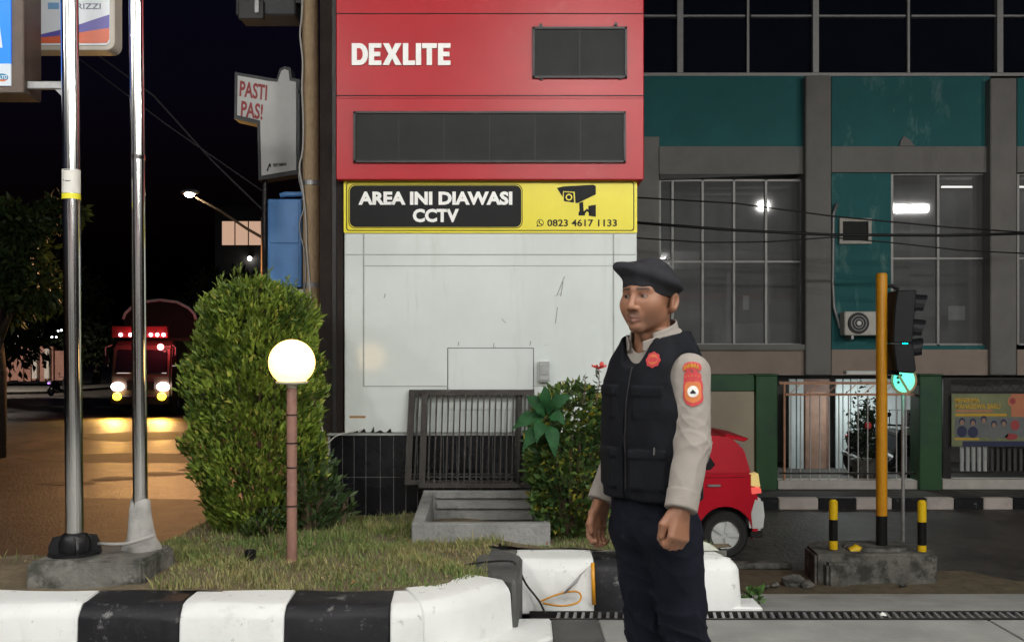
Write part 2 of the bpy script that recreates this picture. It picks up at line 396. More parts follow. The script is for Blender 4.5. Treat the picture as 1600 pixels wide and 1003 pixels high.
# low striped step in front of the curved block
stp = [(-.50, 4.86), (-.30, 4.60), (-.05, 4.72), (.20, 5.02), (.205, 5.36), (.02, 5.36), (-.12, 5.10)]
MB().prism(stp, 'z', -.02, .072).build('kerb_step', m_white, kerb, bevel=.012)
for k, (a, b) in enumerate([((-.275, 4.612), (-.13, 4.682))]):
    n = Vector((b[1]-a[1], a[0]-b[0])).normalized()*.004
    MB().hexa([(a[0]+n.x, a[1]+n.y, .002), (b[0]+n.x, b[1]+n.y, .002), (b[0]-n.x, b[1]-n.y, .002), (a[0]-n.x, a[1]-n.y, .002),
               (a[0]+n.x, a[1]+n.y, .058), (b[0]+n.x, b[1]+n.y, .058), (b[0]-n.x, b[1]-n.y, .058), (a[0]-n.x, a[1]-n.y, .058)]).build('painted_stripe', m_ylw2, kerb)

# ---------------------------------------------------------------- planted island
poly = [(-4.6, 4.95), (-.62, 4.95), (-.35, 5.03), (-.12, 5.3), (-.12, 6.0), (.05, 6.05), (1.29, 6.05), (1.29, 6.14), (1.05, 6.2), (1.05, 7.7), (.4, 8.9), (-2.0, 8.9), (-2.06, 5.75), (-4.6, 5.62)]
def inside(x, y, pl=poly):
    c = False; j = len(pl) - 1
    for i in range(len(pl)):
        if (pl[i][1] > y) != (pl[j][1] > y) and x < (pl[j][0]-pl[i][0])*(y-pl[i][1])/(pl[j][1]-pl[i][1]) + pl[i][0]: c = not c
        j = i
    return c
def gz(x, y):
    yk = 4.98 if x < -.3 else 5.2 + .85*min(1, max(0, (x+.3)/.35))
    t = min(1, max(0, (y-yk)/.45)); t = t*t*(3-2*t)
    return .300 + .030*t + .010*math.sin(x*5.1+y*3.3) + .006*math.sin(x*13-y*11)
isl = MB(); g = .06; idx = {}
def gv(i, j):
    if (i, j) not in idx:
        x, y = -4.7 + i*g, 4.9 + j*g; idx[i, j] = len(isl.v); isl.v.append((x, y, gz(x, y)))
    return idx[i, j]
for i in range(102):
    for j in range(68):
        if inside(-4.7+(i+.5)*g, 4.9+(j+.5)*g): isl.f.append((gv(i, j), gv(i+1, j), gv(i+1, j+1), gv(i, j+1)))
tag(isl.build('island_soil', m_soil, smooth=True), kind='structure')
inner = [(-4.58, 4.97), (-.60, 4.97), (-.14, 5.4), (-.13, 6.0), (1.27, 6.06), (1.27, 6.10), (1.03, 6.16), (1.03, 7.68), (.38, 8.87), (-2.0, 8.87), (-2.02, 5.72), (-4.58, 5.60)]
tag(MB().prism(inner, 'z', ROAD-.05, .29).build('island_wall', m_old), kind='structure')

# grass
def grass_pts(n, f):
    out = []
    while len(out) < n:
        x = random.uniform(-3.2, 1.2); y = random.uniform(4.99, 7.4)
        if inside(x, y) and f(x, y): out.append((x, y, gz(x, y) - .004))
    return np.array(out)
def gmask(x, y):
    if -.62 < x < .25 and 6.10 < y < 7.0: return False
    if x < -1.78 and y < 5.52 and x > -2.7: return False
    if x < -2.05 and random.random() > .06: return False
    if y > 7.06 and x > -1.3: return False
    d = math.hypot((x+1.62)/.5, (y-6.6)/.42)
    if d < 1 and random.random() > .25: return False
    k = math.sin(x*7.3+1)*math.sin(y*9.1+x*3) + .5*math.sin(x*17+y*13)
    return random.random() < .6 + .35*k
gp = grass_pts(24000, gmask); n = len(gp)
gh = rng.uniform(.016, .050, n) * (1 + .35*np.sin(gp[:, 0]*6) * np.sin(gp[:, 1]*8)); gh[rng.random(n) < .03] *= 2.0
az = rng.uniform(0, 2*np.pi, n); lean = rng.uniform(.1, .8, n)
d = np.stack([np.cos(az)*lean, np.sin(az)*lean, np.ones(n)], 1); d /= np.linalg.norm(d, axis=1)[:, None]
side = np.stack([-np.sin(az+rng.uniform(-1, 1, n)), np.cos(az), np.zeros(n)], 1) * rng.uniform(.0016, .0034, n)[:, None]
mid = gp + d*gh[:, None]*.55; tip = gp + d*gh[:, None]; tip[:, :2] += (d[:, :2]*gh[:, None]*.35)
V = np.stack([gp-side, gp+side, mid+side*.8, mid-side*.8, tip], 1).reshape(-1, 3)
b = (np.arange(n)*5)[:, None]; T = np.concatenate([b+np.array([[0, 1, 2]]), b+np.array([[0, 2, 3]]), b+np.array([[3, 2, 4]])], 0)
dry = np.clip(.5 + .42*vnoise(gp, 2.3, 2) + .2*vnoise(gp, 8, 5) + rng.normal(0, .26, n), 0, 1)[:, None]
C = (1-dry)*np.array([.115, .20, .045]) + dry*np.array([.40, .33, .15]); C *= rng.uniform(.65, 1.3, (n, 1))
m_leaf = MV('leaf', .5, trans=.25); m_grass = MV('grass_blade', .6, trans=.2)
go = col_mesh('grass', V, T, np.repeat(C, 5, 0), m_grass, smooth=False)
tag(go, 'short patchy green and straw coloured grass on the island', 'grass', kind='stuff')
# fallen leaves and crumbs of litter in the grass
lp = grass_pts(180, lambda x, y: gmask(x, y)); lp[:, 2] += .012
lc = np.array([[.30, .17, .06], [.22, .12, .05], [.42, .33, .18], [.12, .10, .04]])[rng.integers(0, 4, len(lp))]
tag(leaf_mesh('leaf_litter', lp, np.tile([1., 0, .1], (len(lp), 1)), .03, .016, lc, m_leaf, None, .1, .15, 1.), 'dry fallen leaves scattered through the grass', 'leaves', kind='stuff')

# ---------------------------------------------------------------- filling station canopy overhead (behind and above the lens) with its lamps
m_canopy = M('canopy_white', (.72, .72, .72), .5, var=.04)
m_canred = M('canopy_red', (.45, .02, .03), .4, var=.05)
can = thing('station_canopy', 'flat white filling station canopy on round columns', 'canopy', (3, -5, 0))
box('soffit', m_canopy, can, -9, 18, -13, 2.6, 5.32, 5.5); box('fascia', m_canopy, can, -9.05, 18.05, 2.6, 2.68, 5.25, 6.1)
for cx_, cy_ in ((-5, -9.5), (11, -9.5), (-5, -1.5), (11, -1.5)):
    MB().tube([(cx_, cy_, 0), (cx_, cy_, 5.4)], .16, 16).build('column', m_canopy, can, smooth='auto')
LAMPS = [(.85, 1.5, 1.0), (3.4, 1.5, 1.0), (6.0, 1.5, 1.0), (-3.4, 1.5, 1.25), (-7.2, 1.5, 1.2), (-3.2, -1.9, .8), (.85, -1.9, 1.0), (3.6, -1.9, 1.0), (6.6, -1.9, 1.0), (.85, -6.3, 1.), (3.6, -6.3, 1.), (6.6, -6.3, 1.)]
LP = 228.0
m_lens = EM('canopy_lens', (1, .985, .95), 4)
ORD = 'first second third fourth fifth sixth seventh eighth ninth tenth eleventh twelfth'.split()
def canopy_lamp(x, y, k, i):
    t = thing('canopy_lamp', ORD[i] + ' lamp in the soffit of the canopy, counted row by row from the street', 'lamp', (x, y, 5.3), 'canopy lamps')
    box('housing', m_canopy, t, x-.27, x+.27, y-.27, y+.27, 5.25, 5.318, .01)
    MB().lathe([(.20, 5.25), (.20, 5.20), (.14, 5.13), (.0, 5.11)], (x, y, 0), 20).build('lens', m_lens, t, smooth=True)
    lamp('POINT', 'light', t, (x, y, 4.97), LP*k, (1, .985, .95), .12)
for i, (x, y, k) in enumerate(LAMPS): canopy_lamp(x, y, k, i)

# floodlights on the canopy edge, aimed across the street (both show as reflections in the office windows)
def floodlight(label, x, w, z, energy, tilt):
    t = thing('floodlight', label, 'floodlight', (x, 2.6, 6.1), 'floodlights on the canopy edge')
    box('housing', m_canopy, t, x-w/2-.05, x+w/2+.05, 2.60, 2.72, z-.2, z+.2, .01)
    for k in (-.4, .4): box('bracket', m_gal, t, x+k*w-.02, x+k*w+.02, 2.62, 2.66, 6.1, z-.19)
    o = lamp('AREA', 'light', t, (x, 2.74, z), energy, (1, .97, .92), .32, (R(90-tilt), 0, 0))
    o.data.shape = 'RECTANGLE'; o.data.size = w; o.data.size_y = .32
floodlight('long floodlight on the canopy edge nearest the teal building', 15.3, 1.5, 6.85, 580, 16)
floodlight('short floodlight at the middle of the canopy edge', 9.7, .35, 6.95, 400, 16)

# unseen pale shop, added behind the lens for the steel poles to reflect
shp = thing('reflector_shop', 'low pale shop added out of view behind the forecourt as a reflector', 'building', (1, -15, 0))
box('wall', m_canopy, shp, -12, 16, -16.5, -15, 0, 4.2); box('roof', m_canred, shp, -12.4, 16.4, -17, -14.6, 4.2, 4.6)
m_shopglass = M('shop_glass', (.03, .035, .04), .1, var=.1)
for k in range(4): w = box('window', m_shopglass, shp, -9+k*5.6, -5.6+k*5.6, -14.99, -14.94, .9, 2.9); box('frame', m_gal, w, -9.1+k*5.6, -5.5+k*5.6, -14.995, -14.92, 2.9, 3.0)
box('door', m_shopglass, shp, -5.2, -3.8, -14.99, -14.94, .05, 2.4)

# ---------------------------------------------------------------- price totem
TY = 7.10
m_red = M('totem_red', (.37, .012, .019), .32, spec=.32, var=.07, scale=2.5, stain=[((.40, .05, .06), 3., .6, .35), ((.55, .10, .11), 11., .70, .4, (1, 1, .3))], rvar=.06)
m_tw = M('totem_white', (.62, .665, .645), .10, var=.05, scale=1.5, spec=.5, bump=.02, bscale=5, stain=[((.50, .51, .46), 1.6, .56, .5, (2.5, 1, .25)), ((.40, .39, .34), 5., .64, .5, (3, 1, .3)), ((.22, .21, .18), 14., .71, .7)])
m_seam = M('seam_grey', (.30, .31, .30), .6, var=.2, scale=9)
m_ys = M('sign_yellow', (.72, .62, .015), .35, var=.04)
m_scr = M('led_screen', (.014, .015, .015), .55, var=.25, scale=5, spec=.2)
m_tile = M('black_tile', (.008, .008, .010), .22, spec=.3, var=.3, scale=6, rvar=.05)
m_grout = M('grout', (.30, .30, .29), .8, var=.2)
m_frame = M('totem_frame', (.016, .011, .009), .7, spec=.2, var=.5, scale=6, stain=[((.07, .04, .022), 5., .6, .7, (1, 1, .15))])
tot = thing('price_totem', 'tall red and white fuel price totem with dark screens on a black tiled base', 'totem', (X(766, TY), TY, .32))
cab = pbox('cabinet', m_tw, tot, 538, 995, 276, 676, TY, TY+.5, .006)
pbox('side_frame', m_frame, tot, 500, 536, -420, 680, TY+.03, TY+.45)
pbox('side_trim', m_dkmetal, tot, 519, 525, -420, 676, TY+.018, TY+.03)
box('tile_base', m_grout, tot, X(512, TY), X(998, TY), TY+.012, TY+.5, .2, Z(677, TY))
box('base_cap', m_seam, tot, X(511, TY), X(999, TY), TY-.006, TY+.012, Z(680, TY), Z(676.5, TY))
x = X(516, TY); wds = [.085, .08, .082, .10, .092]; k = 0
while x < X(990, TY):
    w = wds[k % 5]
    for z0, z1 in ((.25, Z(746, TY)), (Z(744.5, TY), Z(681, TY))):
        box('tile', m_tile, tot, x+.0025, x+w-.0025, TY+.0, TY+.011, z0, z1, .0015)
    x += w; k += 1
# seams, door and fittings on the white cabinet
def strip(px0, px1, py0, py1, d=.0025, mat=m_seam): return pbox('seam', mat, tot, px0, px1, py0, py1, TY-d, TY)
strip(567, 569.2, 366, 604); strip(957.5, 959.6, 366, 604); strip(540, 993, 397.2, 398.6); strip(569.2, 957.5, 415, 416); strip(569.2, 700, 602.6, 604); strip(834, 957.5, 602.6, 604)
MB().box(X(700.5, TY), X(833, TY), TY-.006, TY, Z(640, TY), Z(545, TY)).build('hatch', m_tw, tot, bevel=.002)
for a in ((699, 700, 544, 640), (833.2, 834.2, 544, 640), (699, 834, 543.4, 544.4)): pbox('hatch_gap', m_lblack, tot, *a, TY-.001, TY)
m_pencil = M('scuff', (.26, .27, .26), .8, var=.3, scale=30)
scr = [((870, 462), (882, 432)), ((876, 463), (880, 440)), ((866, 463), (876, 459)), ((868, 505), (871, 480)), ((768, 560), (772, 536)), ((772, 558), (774, 542)), ((716, 540), (717, 534)), ((828, 540), (829, 533)), ((546, 452), (556, 451)), ((540, 458), (552, 457)), ((850, 540), (858, 538)), ((600, 466), (602, 459)), ((784, 498), (790, 505))]
for (a, b_), (c, d_) in scr:
    w = .7
    MB().hexa([P(a-w, b_, TY-.0016), P(a+w, b_, TY-.0016), P(c+w, d_, TY-.0016), P(c-w, d_, TY-.0016), P(a-w, b_, TY), P(a+w, b_, TY), P(c+w, d_, TY), P(c-w, d_, TY)]).build('scuff', m_pencil, tot)
# rust and torn sheet along the bottom edge
m_rust = M('rust', (.32, .17, .06), .8, var=.4, scale=20)
pbox('rust_mark', m_rust, tot, 546, 571, 649.5, 653, TY-.001, TY)
for a, b_, h in ((553, 560, 4), (563, 572, 6), (580, 585, 9), (586, 600, 3), (604, 612, 6)):
    MB().prism([(X(a, TY), Z(675, TY)), (X(b_, TY), Z(675, TY)), (X((a+b_)/2+2, TY), Z(675-h, TY))], 'y', TY-.01, TY-.002).build('torn_edge', m_frame, tot)
# socket box on the front
sb = pbox('socket_box', m_tw, tot, 841, 860, 563, 597, TY-.06, TY, .012)
pbox('socket_frame', m_gal, sb, 842.5, 858.5, 565, 594, TY-.064, TY-.058, .003); pbox('socket_window', m_seam, sb, 845, 856, 570, 586, TY-.068, TY-.062, .002)
# red upper box
RY = TY-.07
rb = MB().box(X(525, RY), X(1006, RY), RY, RY+.62, Z(281, RY), Z(-420, RY)).build('red_panel', m_red, tot, bevel=.006)
for py in (22, 150): pbox('panel_joint', m_frame, rb, 525, 1006, py-1., py+.6, RY-.0015, RY)
pbox('joint_trim', m_red, rb, 527, 1003, 151, 153.5, RY-.007, RY)
def bigtxt(s, px0, px1, py0, py1): return ptxt(s, m_lwhite, rb, px0, px1, py0, py1, RY, depth=.012, bold=.035)
def poly_letters(parent):
    # heavy grotesque capitals, drawn on a 100-high grid
    t = 25; L = []
    def D(x): return [[(x, 0), (x, 100), (x+38, 100)] + [(x+38+40*math.sin(a), 50+50*math.cos(a)) for a in np.linspace(.12, math.pi-.12, 14)] + [(x+38, 0)]], 82, [[(x+t, t-2), (x+t, 102-t), (x+36, 102-t)] + [(x+36+17*math.sin(a), 50+28*math.cos(a)) for a in np.linspace(.12, math.pi-.12, 10)] + [(x+36, t-2)]]
    def E(x): return [[(x, 0), (x, 100), (x+60, 100), (x+60, 79), (x+t, 79), (x+t, 61), (x+55, 61), (x+55, 40), (x+t, 40), (x+t, 21), (x+60, 21), (x+60, 0)]], 66, []
    def Xx(x): return [[(x, 0), (x+29, 51), (x+2, 100), (x+31, 100), (x+46, 70), (x+61, 100), (x+90, 100), (x+62, 51), (x+92, 0), (x+62, 0), (x+46, 31), (x+30, 0)]], 98, []
    def Ll(x): return [[(x, 0), (x, 100), (x+t, 100), (x+t, 21), (x+58, 21), (x+58, 0)]], 62, []
    def I(x): return [[(x, 0), (x, 100), (x+t, 100), (x+t, 0)]], 30, []
    def T(x): return [[(x, 78), (x, 100), (x+70, 100), (x+70, 78), (x+47, 78), (x+47, 0), (x+22, 0), (x+22, 78)]], 76, []
    x = 0; tot_w = 82+66+98+62+30+76+60
    px0, px1, py0, py1 = 550, 704, 69, 103
    f = lambda p: (X(px0 + p[0]/tot_w*(px1-px0), RY), Z(py1 - p[1]/100*(py1-py0), RY))
    for fn in (D, E, Xx, Ll, I, T, E):
        outl, w, holes = fn(x)
        o = MB().prism([f(p) for p in outl[0]], 'y', RY-.014, RY).build('letter', m_lwhite, parent)
        for h in holes: MB().prism([f(p) for p in h], 'y', RY-.0155, RY-.0135).build('letter_counter', m_red, parent)
        x += w
poly_letters(rb)
def screen(px0, px1, py0, py1, bolts):
    s = pbox('display_screen', m_scr, tot, px0, px1, py0, py1, RY-.012, RY)
    for a in ((px0, px1, py0, py0+3.5), (px0, px1, py1-3.5, py1), (px0, px0+3.5, py0, py1), (px1-3.5, px1, py0, py1)):
        pbox('screen_frame', m_dkmetal, s, *a, RY-.024, RY-.011)
    for bx_, by in bolts: MB().lathe([(.012, 0), (.012, .02)], (X(bx_, RY), RY-.02, Z(by, RY)), 10, 'y').build('bolt', m_dkmetal, s)
    nn = 2 if px1-px0 < 200 else 6
    for k in range(1, nn): pbox('module_joint', m_dkmetal, s, px0+(px1-px0)*k/nn-.5, px0+(px1-px0)*k/nn+.5, py0+4, py1-4, RY-.0135, RY-.012)
screen(832, 980, 42, 122, ((845, 41), (962, 39.5), (846, 124), (969, 122.5)))
screen(552, 978, 174, 254, ())
# CCTV notice
SY = TY-.012
ys = MB().prism(rrect(X(537, SY), X(995.5, SY), Z(364, SY), Z(280.5, SY), .008), 'y', SY, SY+.010).build('notice_board', m_ys, tot)
def ring(pl0, pl1, mat, parent, name, y0, y1):
    n = len(pl0); mb = MB(); vs = [(p[0], y0, p[1]) for p in pl0] + [(p[0], y0, p[1]) for p in pl1] + [(p[0], y1, p[1]) for p in pl0] + [(p[0], y1, p[1]) for p in pl1]; fs = []
    for i in range(n):
        j = (i+1) % n; fs += [(i, j, n+j, n+i), (2*n+i, 3*n+i, 3*n+j, 2*n+j), (i, 2*n+i, 2*n+j, j), (n+i, n+j, 3*n+j, 3*n+i)]
    return mb.add(vs, fs).build(name, mat, parent)
ring(rrect(X(541, SY), X(991, SY), Z(361, SY), Z(284.5, SY), .02), rrect(X(542.4, SY), X(989.6, SY), Z(359.6, SY), Z(285.9, SY), .017), m_lblack, ys, 'border_line', SY-.0015, SY)
ring(rrect(X(544.5, SY), X(816.5, SY), Z(357, SY), Z(288, SY), .045), rrect(X(545.5, SY), X(815.5, SY), Z(356, SY), Z(289, SY), .043), m_lblack, ys, 'border_line', SY-.0015, SY)
MB().prism(rrect(X(546.5, SY), X(814.5, SY), Z(355, SY), Z(290, SY), .042), 'y', SY-.002, SY).build('black_field', m_lblack, ys)
ptxt('AREA INI DIAWASI', m_lwhite, ys, 560, 800.5, 299.5, 320.5, SY-.002, depth=.002, bold=.045, split=True)
ptxt('CCTV', m_lwhite, ys, 645, 717, 326.5, 347.5, SY-.002, depth=.002, bold=.045, split=True)
ptxt('0823 4617 1133', m_lblack, ys, 855, 964, 343, 354, SY, depth=.002, bold=.02)
def pp(pts, mat=m_lblack, d=.002, name='camera_icon'): return MB().prism([(X(a, SY), Z(b_, SY)) for a, b_ in pts], 'y', SY-d, SY).build(name, mat, ys)
pp([(870, 294), (880, 291.5), (927, 289), (931, 291), (931, 304), (903, 317.5), (899, 317.5), (898, 300), (880, 299), (879, 308)])
pp([(881, 300.5), (896, 301.5), (897, 317), (881, 314.5)])
ring([(X(a, SY), Z(b_, SY)) for a, b_ in circ(889, 308.5, 5.2, 16)], [(X(a, SY), Z(b_, SY)) for a, b_ in circ(889, 308.5, 3.4, 16)], m_ys, ys, 'lens_ring', SY-.003, SY-.0018)
pp([(905, 317.5), (911, 315), (912, 330), (914, 332), (914, 337), (904, 337), (904, 332), (905.5, 330)])
pp([(919, 322), (931, 320), (931, 339), (920, 337.5)])
pp([(912, 331), (917, 326), (923, 331), (922, 334), (917, 330), (913.5, 335)])
ring([(X(a, SY), Z(b_, SY)) for a, b_ in circ(844, 348.5, 5.6, 18)], [(X(a, SY), Z(b_, SY)) for a, b_ in circ(844, 348.5, 4.6, 18)], m_lblack, ys, 'phone_icon', SY-.002, SY)
pp([(841.5, 346), (843, 345.2), (844, 347.2), (843.4, 348.2), (845, 350), (846, 349.4), (847.6, 350.6), (846.6, 352), (843.5, 350.5), (841.6, 348)], name='phone_icon')
pp([(838.2, 354.6), (839.6, 350.5), (842, 353.4)], name='phone_icon')

# ---------------------------------------------------------------- pit and its two lifted covers
pit = thing('concrete_pit', 'open rectangular grey concrete pit in front of the totem', 'pit', (-.17, 6.5, .3))
px0, px1, py0, py1 = X(643, 6.12), X(860, 6.12), 6.12, 6.98
MB().prism([(px0, py0), (px1, py0), (px1, py0+.075), (px0+.075, py0+.075)], 'z', .05, .437).build('front_wall', m_pit, pit, bevel=.006)
MB().hexa([(px0, py0+.002, .05), (px0+.073, py0+.077, .05), (px0+.073, py1-.08, .05), (px0, py1-.08, .05), (px0, py0+.002, .437), (px0+.073, py0+.077, .437), (px0+.073, py1-.08, .515), (px0, py1-.08, .515)]).build('side_wall', m_pit, pit, bevel=.006)
MB().hexa([(px1-.075, py0+.077, .05), (px1, py0+.077, .05), (px1, py1-.08, .05), (px1-.075, py1-.08, .05), (px1-.075, py0+.077, .437), (px1, py0+.077, .437), (px1, py1-.08, .515), (px1-.075, py1-.08, .515)]).build('side_wall', m_pit, pit, bevel=.006)
box('back_wall', m_pit, pit, px0, px1, py1-.078, py1, .05, .525, .006)
for z in (.33, .405, .475): box('wall_board', m_pit, pit, px0+.09, px1-.09, py1-.10, py1-.08, z, z+.045, .004)
box('pit_floor', m_soil, pit, px0+.05, px1-.05, py0+.05, py1-.05, .04, .06)
def cover(name, label, xa, xb, ya, yb, za, zb, nb, shx, mat):
    t = thing(name, label, 'grate', (xa, ya, za), 'lifted pit covers')
    f = lambda u, v, w: (xa + (xb-xa)*u + shx*v, ya + (yb-ya)*v + w, za + (zb-za)*v)
    def bar(nm, u0, u1, v0, v1, w0, w1):
        MB().hexa([f(u0, v0, w0), f(u1, v0, w0), f(u1, v0, w1), f(u0, v0, w1), f(u0, v1, w0), f(u1, v1, w0), f(u1, v1, w1), f(u0, v1, w1)]).build(nm, mat, t)
    bar('frame', 0, .055, 0, 1, 0, .03); bar('frame', .945, 1, 0, 1, 0, .03); bar('frame', .055, .945, 0, .05, .001, .029); bar('frame', .055, .945, .945, 1, .001, .029)
    bar('cross_bar', .055, .945, .10, .115, .016, .024)
    for k in range(nb):
        u = .055 + .89*(k+.5)/nb
        if nb == 15 and u > .15: continue
        bar('bar', u-.0065, u+.0065, .05, .945, .0, .013)
    return t
m_gr1 = M('grate_iron', (.030, .026, .023), .6, spec=.25, var=.3, scale=10, bump=.2, stain=[((.16, .14, .12), 8., .6, .6)])
cover('pit_cover', 'front slatted iron pit cover leaning on the totem base', X(654, 6.9), X(833, 6.9), 6.895, 7.025, Z(762, 6.9), Z(609, 7.0), 17, 0.012, m_gr1)
cover('pit_cover', 'rear slatted iron pit cover sticking out left behind the front one', X(632, 6.95), X(812, 6.95), 6.945, 7.06, Z(757, 6.95), Z(609, 7.05), 15, .02, m_gr1)

# ---------------------------------------------------------------- globe lamp
GY = 5.56
gl = thing('globe_lamp', 'lit round globe lamp on a thin brown post in the grass', 'lamp', (X(456, GY), GY, .32))
m_post = M('post_brown', (.26, .135, .10), .6, var=.2, scale=9, bump=.15, stain=[((.40, .25, .20), 9., .6, .5)])
gx = X(456, GY); zt = Z(606, GY)
MB().tube([(gx, GY, .3), (gx, GY, zt)], .0275, 18).build('post', m_post, gl, smooth='auto')
for py in (648, 692, 730, 790): MB().lathe([(.0278, -.004), (.030, -.003), (.030, .003), (.0278, .004)], (gx, GY, Z(py, GY)), 18).build('joint_ring', m_frame, gl, smooth=True)
m_cream = M('lamp_plastic', (.62, .58, .46), .4, var=.05)
MB().lathe([(.022, zt-.01), (.026, zt+.002), (.03, zt+.018), (.085, zt+.026), (.088, zt+.036), (.06, zt+.042)], (gx, GY, 0), 28).build('collar', m_cream, gl, smooth='auto')
gzc = Z(566, GY)
m_globe = EM('globe_glow', (1., .56, .125), 4.2)
prof = [(.125*math.sin(t), gzc - .125*math.cos(t)*.99) for t in np.linspace(.62, math.pi, 22)]
gb = MB().lathe(prof, (gx, GY, 0), 36).build('globe', m_globe, gl, smooth=True)
MB().lathe([(.1252, -.001), (.1257, 0), (.1252, .001)], (gx, GY, gzc+.004), 36).build('globe_seam', EM('globe_seam', (1., .55, .16), 1.2), gb, smooth=True)
# small black ground spotlight
t = thing('ground_spotlight', 'small black spotlight lying in the grass', 'spotlight', (X(391, 5.6), 5.6, .33))
c = P(391, 868, 5.6)
MB().lathe([(.018, -.03), (.03, -.01), (.032, .03), (.026, .032), (.024, .02)], (c.x, c.y, c.z), 14).build('lamp_head', m_blkpaint, t, smooth='auto')
MB().tube([(c.x, c.y, c.z-.02), (c.x, c.y, c.z-.10)], .008, 8).build('spike', m_blkpaint, t)

# ---------------------------------------------------------------- shrubs
m_stem = M('stem', (.10, .065, .04), .8, var=.3, scale=20)
def shrub(name, label, cx, cy, z0, h, rfun, nleaf, L, W, pal, seed, upward=.8, inner=.25, cat='shrub', nst=9, gap_at=-1.3, lean=0.0):
    t = thing(name, label, cat, (cx, cy, z0)); rs = np.random.default_rng(seed)
    zz = rs.uniform(0, 1, nleaf*2); an = rs.uniform(0, 2*np.pi, nleaf*2)
    pr = np.array([rfun(z, a) for z, a in zip(zz, an)]); keep = rs.uniform(0, 1, len(zz)) < pr/pr.max(); zz, an, pr = zz[keep][:nleaf], an[keep][:nleaf], pr[keep][:nleaf]
    q = np.stack([np.cos(an)*pr, np.sin(an)*pr, zz*h], 1)
    lump = vnoise(q, 6, seed) * .085 + vnoise(q, 17, seed+1) * .06
    gap = vnoise(q, 13, seed+5) + .5*vnoise(q, 31, seed+6); kp = gap > gap_at; zz, an, pr, q, lump = zz[kp], an[kp], pr[kp], q[kp], lump[kp]
    rr = pr * (1 + lump/ .4) * np.where(rs.random(len(zz)) < inner, rs.uniform(.55, .95, len(zz)), rs.uniform(.9, 1.02, len(zz)))
    pts = np.stack([cx + lean*(zz**2-.35) + np.cos(an)*rr, cy + np.sin(an)*rr, z0 + zz*h], 1)
    out = np.stack([np.cos(an), np.sin(an), np.full(len(zz), upward)], 1)
    mixn = np.clip(.5 + .5*vnoise(q, 11, seed+3) + rs.normal(0, .25, len(zz)), 0, 1)[:, None]
    C = (1-mixn)*np.array(pal[0]) + mixn*np.array(pal[1]); C *= rs.uniform(.7, 1.25, (len(zz), 1))
    sp = rs.random(len(zz)) < pal[3]; C[sp] = pal[2]
    leaf_mesh('crown', pts, out, L*rs.uniform(.6, 1.35, len(pts)), W, C, m_leaf, t, droop=.12, fold=.25, jitter=.42)
    mb = MB()
    for k in range(nst):
        a = rs.uniform(0, 6.28); r1 = rfun(.6, a)*.7
        mb.tube([(cx + .04*math.cos(a), cy + .04*math.sin(a), z0-.05), (cx + r1*.5*math.cos(a), cy + r1*.5*math.sin(a), z0+h*.3), (cx + r1*math.cos(a), cy + r1*math.sin(a), z0+h*.72)], [.016, .011, .005], 6)
    mb.build('stems', m_stem, t)
    # dense dark twig core so that the crown does not read as hollow
    mb = MB(); nz = 9
    for i in range(nz):
        pass
    return t
BY = 6.62; bx_ = X(404, BY)
def r_big(z, a):
    base = np.interp(z, [0, .06, .2, .45, .62, .78, .88, .95, 1.0], [.26, .33, .365, .38, .385, .37, .325, .245, .04])
    return base * (1 + .07*math.sin(2*a+1+2*z) + .06*math.sin(3*a+z*7) + .05*math.sin(5*a-z*13))
shrub('boxwood_shrub', 'large rounded light green clipped shrub behind the globe lamp', bx_, BY, .32, 1.60, r_big, 21000, .052, .021, ((.050, .100, .016), (.27, .37, .052), (.42, .44, .09), .09), 3, upward=1.25, inner=.4, gap_at=-.6, lean=-.05)
# upright shoots on its crown
pts = []; dirs = []
for k in range(70):
    a = random.uniform(0, 6.28); z = random.uniform(.72, .99); r = r_big(z, a)*.96; b0 = np.array([bx_ + -.05*(z*z-.35) + r*math.cos(a), BY + r*math.sin(a), .32 + 1.60*z])
    hh = random.uniform(.04, .12)
    for i in range(9):
        an = i*2.4; pts.append(b0 + np.array([0, 0, hh*i/8])); dirs.append([math.cos(an)*.6, math.sin(an)*.6, 1.0])
sh = [o for o in bpy.data.objects if o.name == 'boxwood_shrub'][0]
leaf_mesh('shoots', pts, dirs, .045, .014, np.tile([.15, .21, .04], (len(pts), 1)) * rng.uniform(.7, 1.2, (len(pts), 1)), m_leaf, sh, .1, .2, .25)['kind'] = 'stuff'
# loose low plants at its foot
def r_low(z, a): return np.interp(z, [0, .3, .7, 1], [.11, .17, .13, .02]) * (1 + .2*math.sin(3*a))
shrub('ground_shrub', 'low dark leafy plant at the right foot of the large shrub', X(486, 6.5), 6.5, .32, .54, r_low, 520, .085, .032, ((.03, .06, .018), (.075, .12, .04), (.16, .2, .1), .06), 8, upward=.9)
shrub('ground_shrub', 'small low leafy plant left of the globe lamp foot', X(418, 6.3), 6.3, .32, .15, lambda z, a: np.interp(z, [0, .5, 1], [.10, .13, .02]), 220, .06, .022, ((.03, .06, .018), (.08, .13, .03), (.1, .15, .05), .05), 9)
shrub('ground_shrub', 'small leafy sprig beside the black tiles of the totem', X(530, 6.8), 6.8, .32, .24, lambda z, a: np.interp(z, [0, .5, 1], [.04, .10, .02]), 90, .07, .026, ((.04, .07, .02), (.10, .14, .05), (.2, .22, .12), .1), 10)
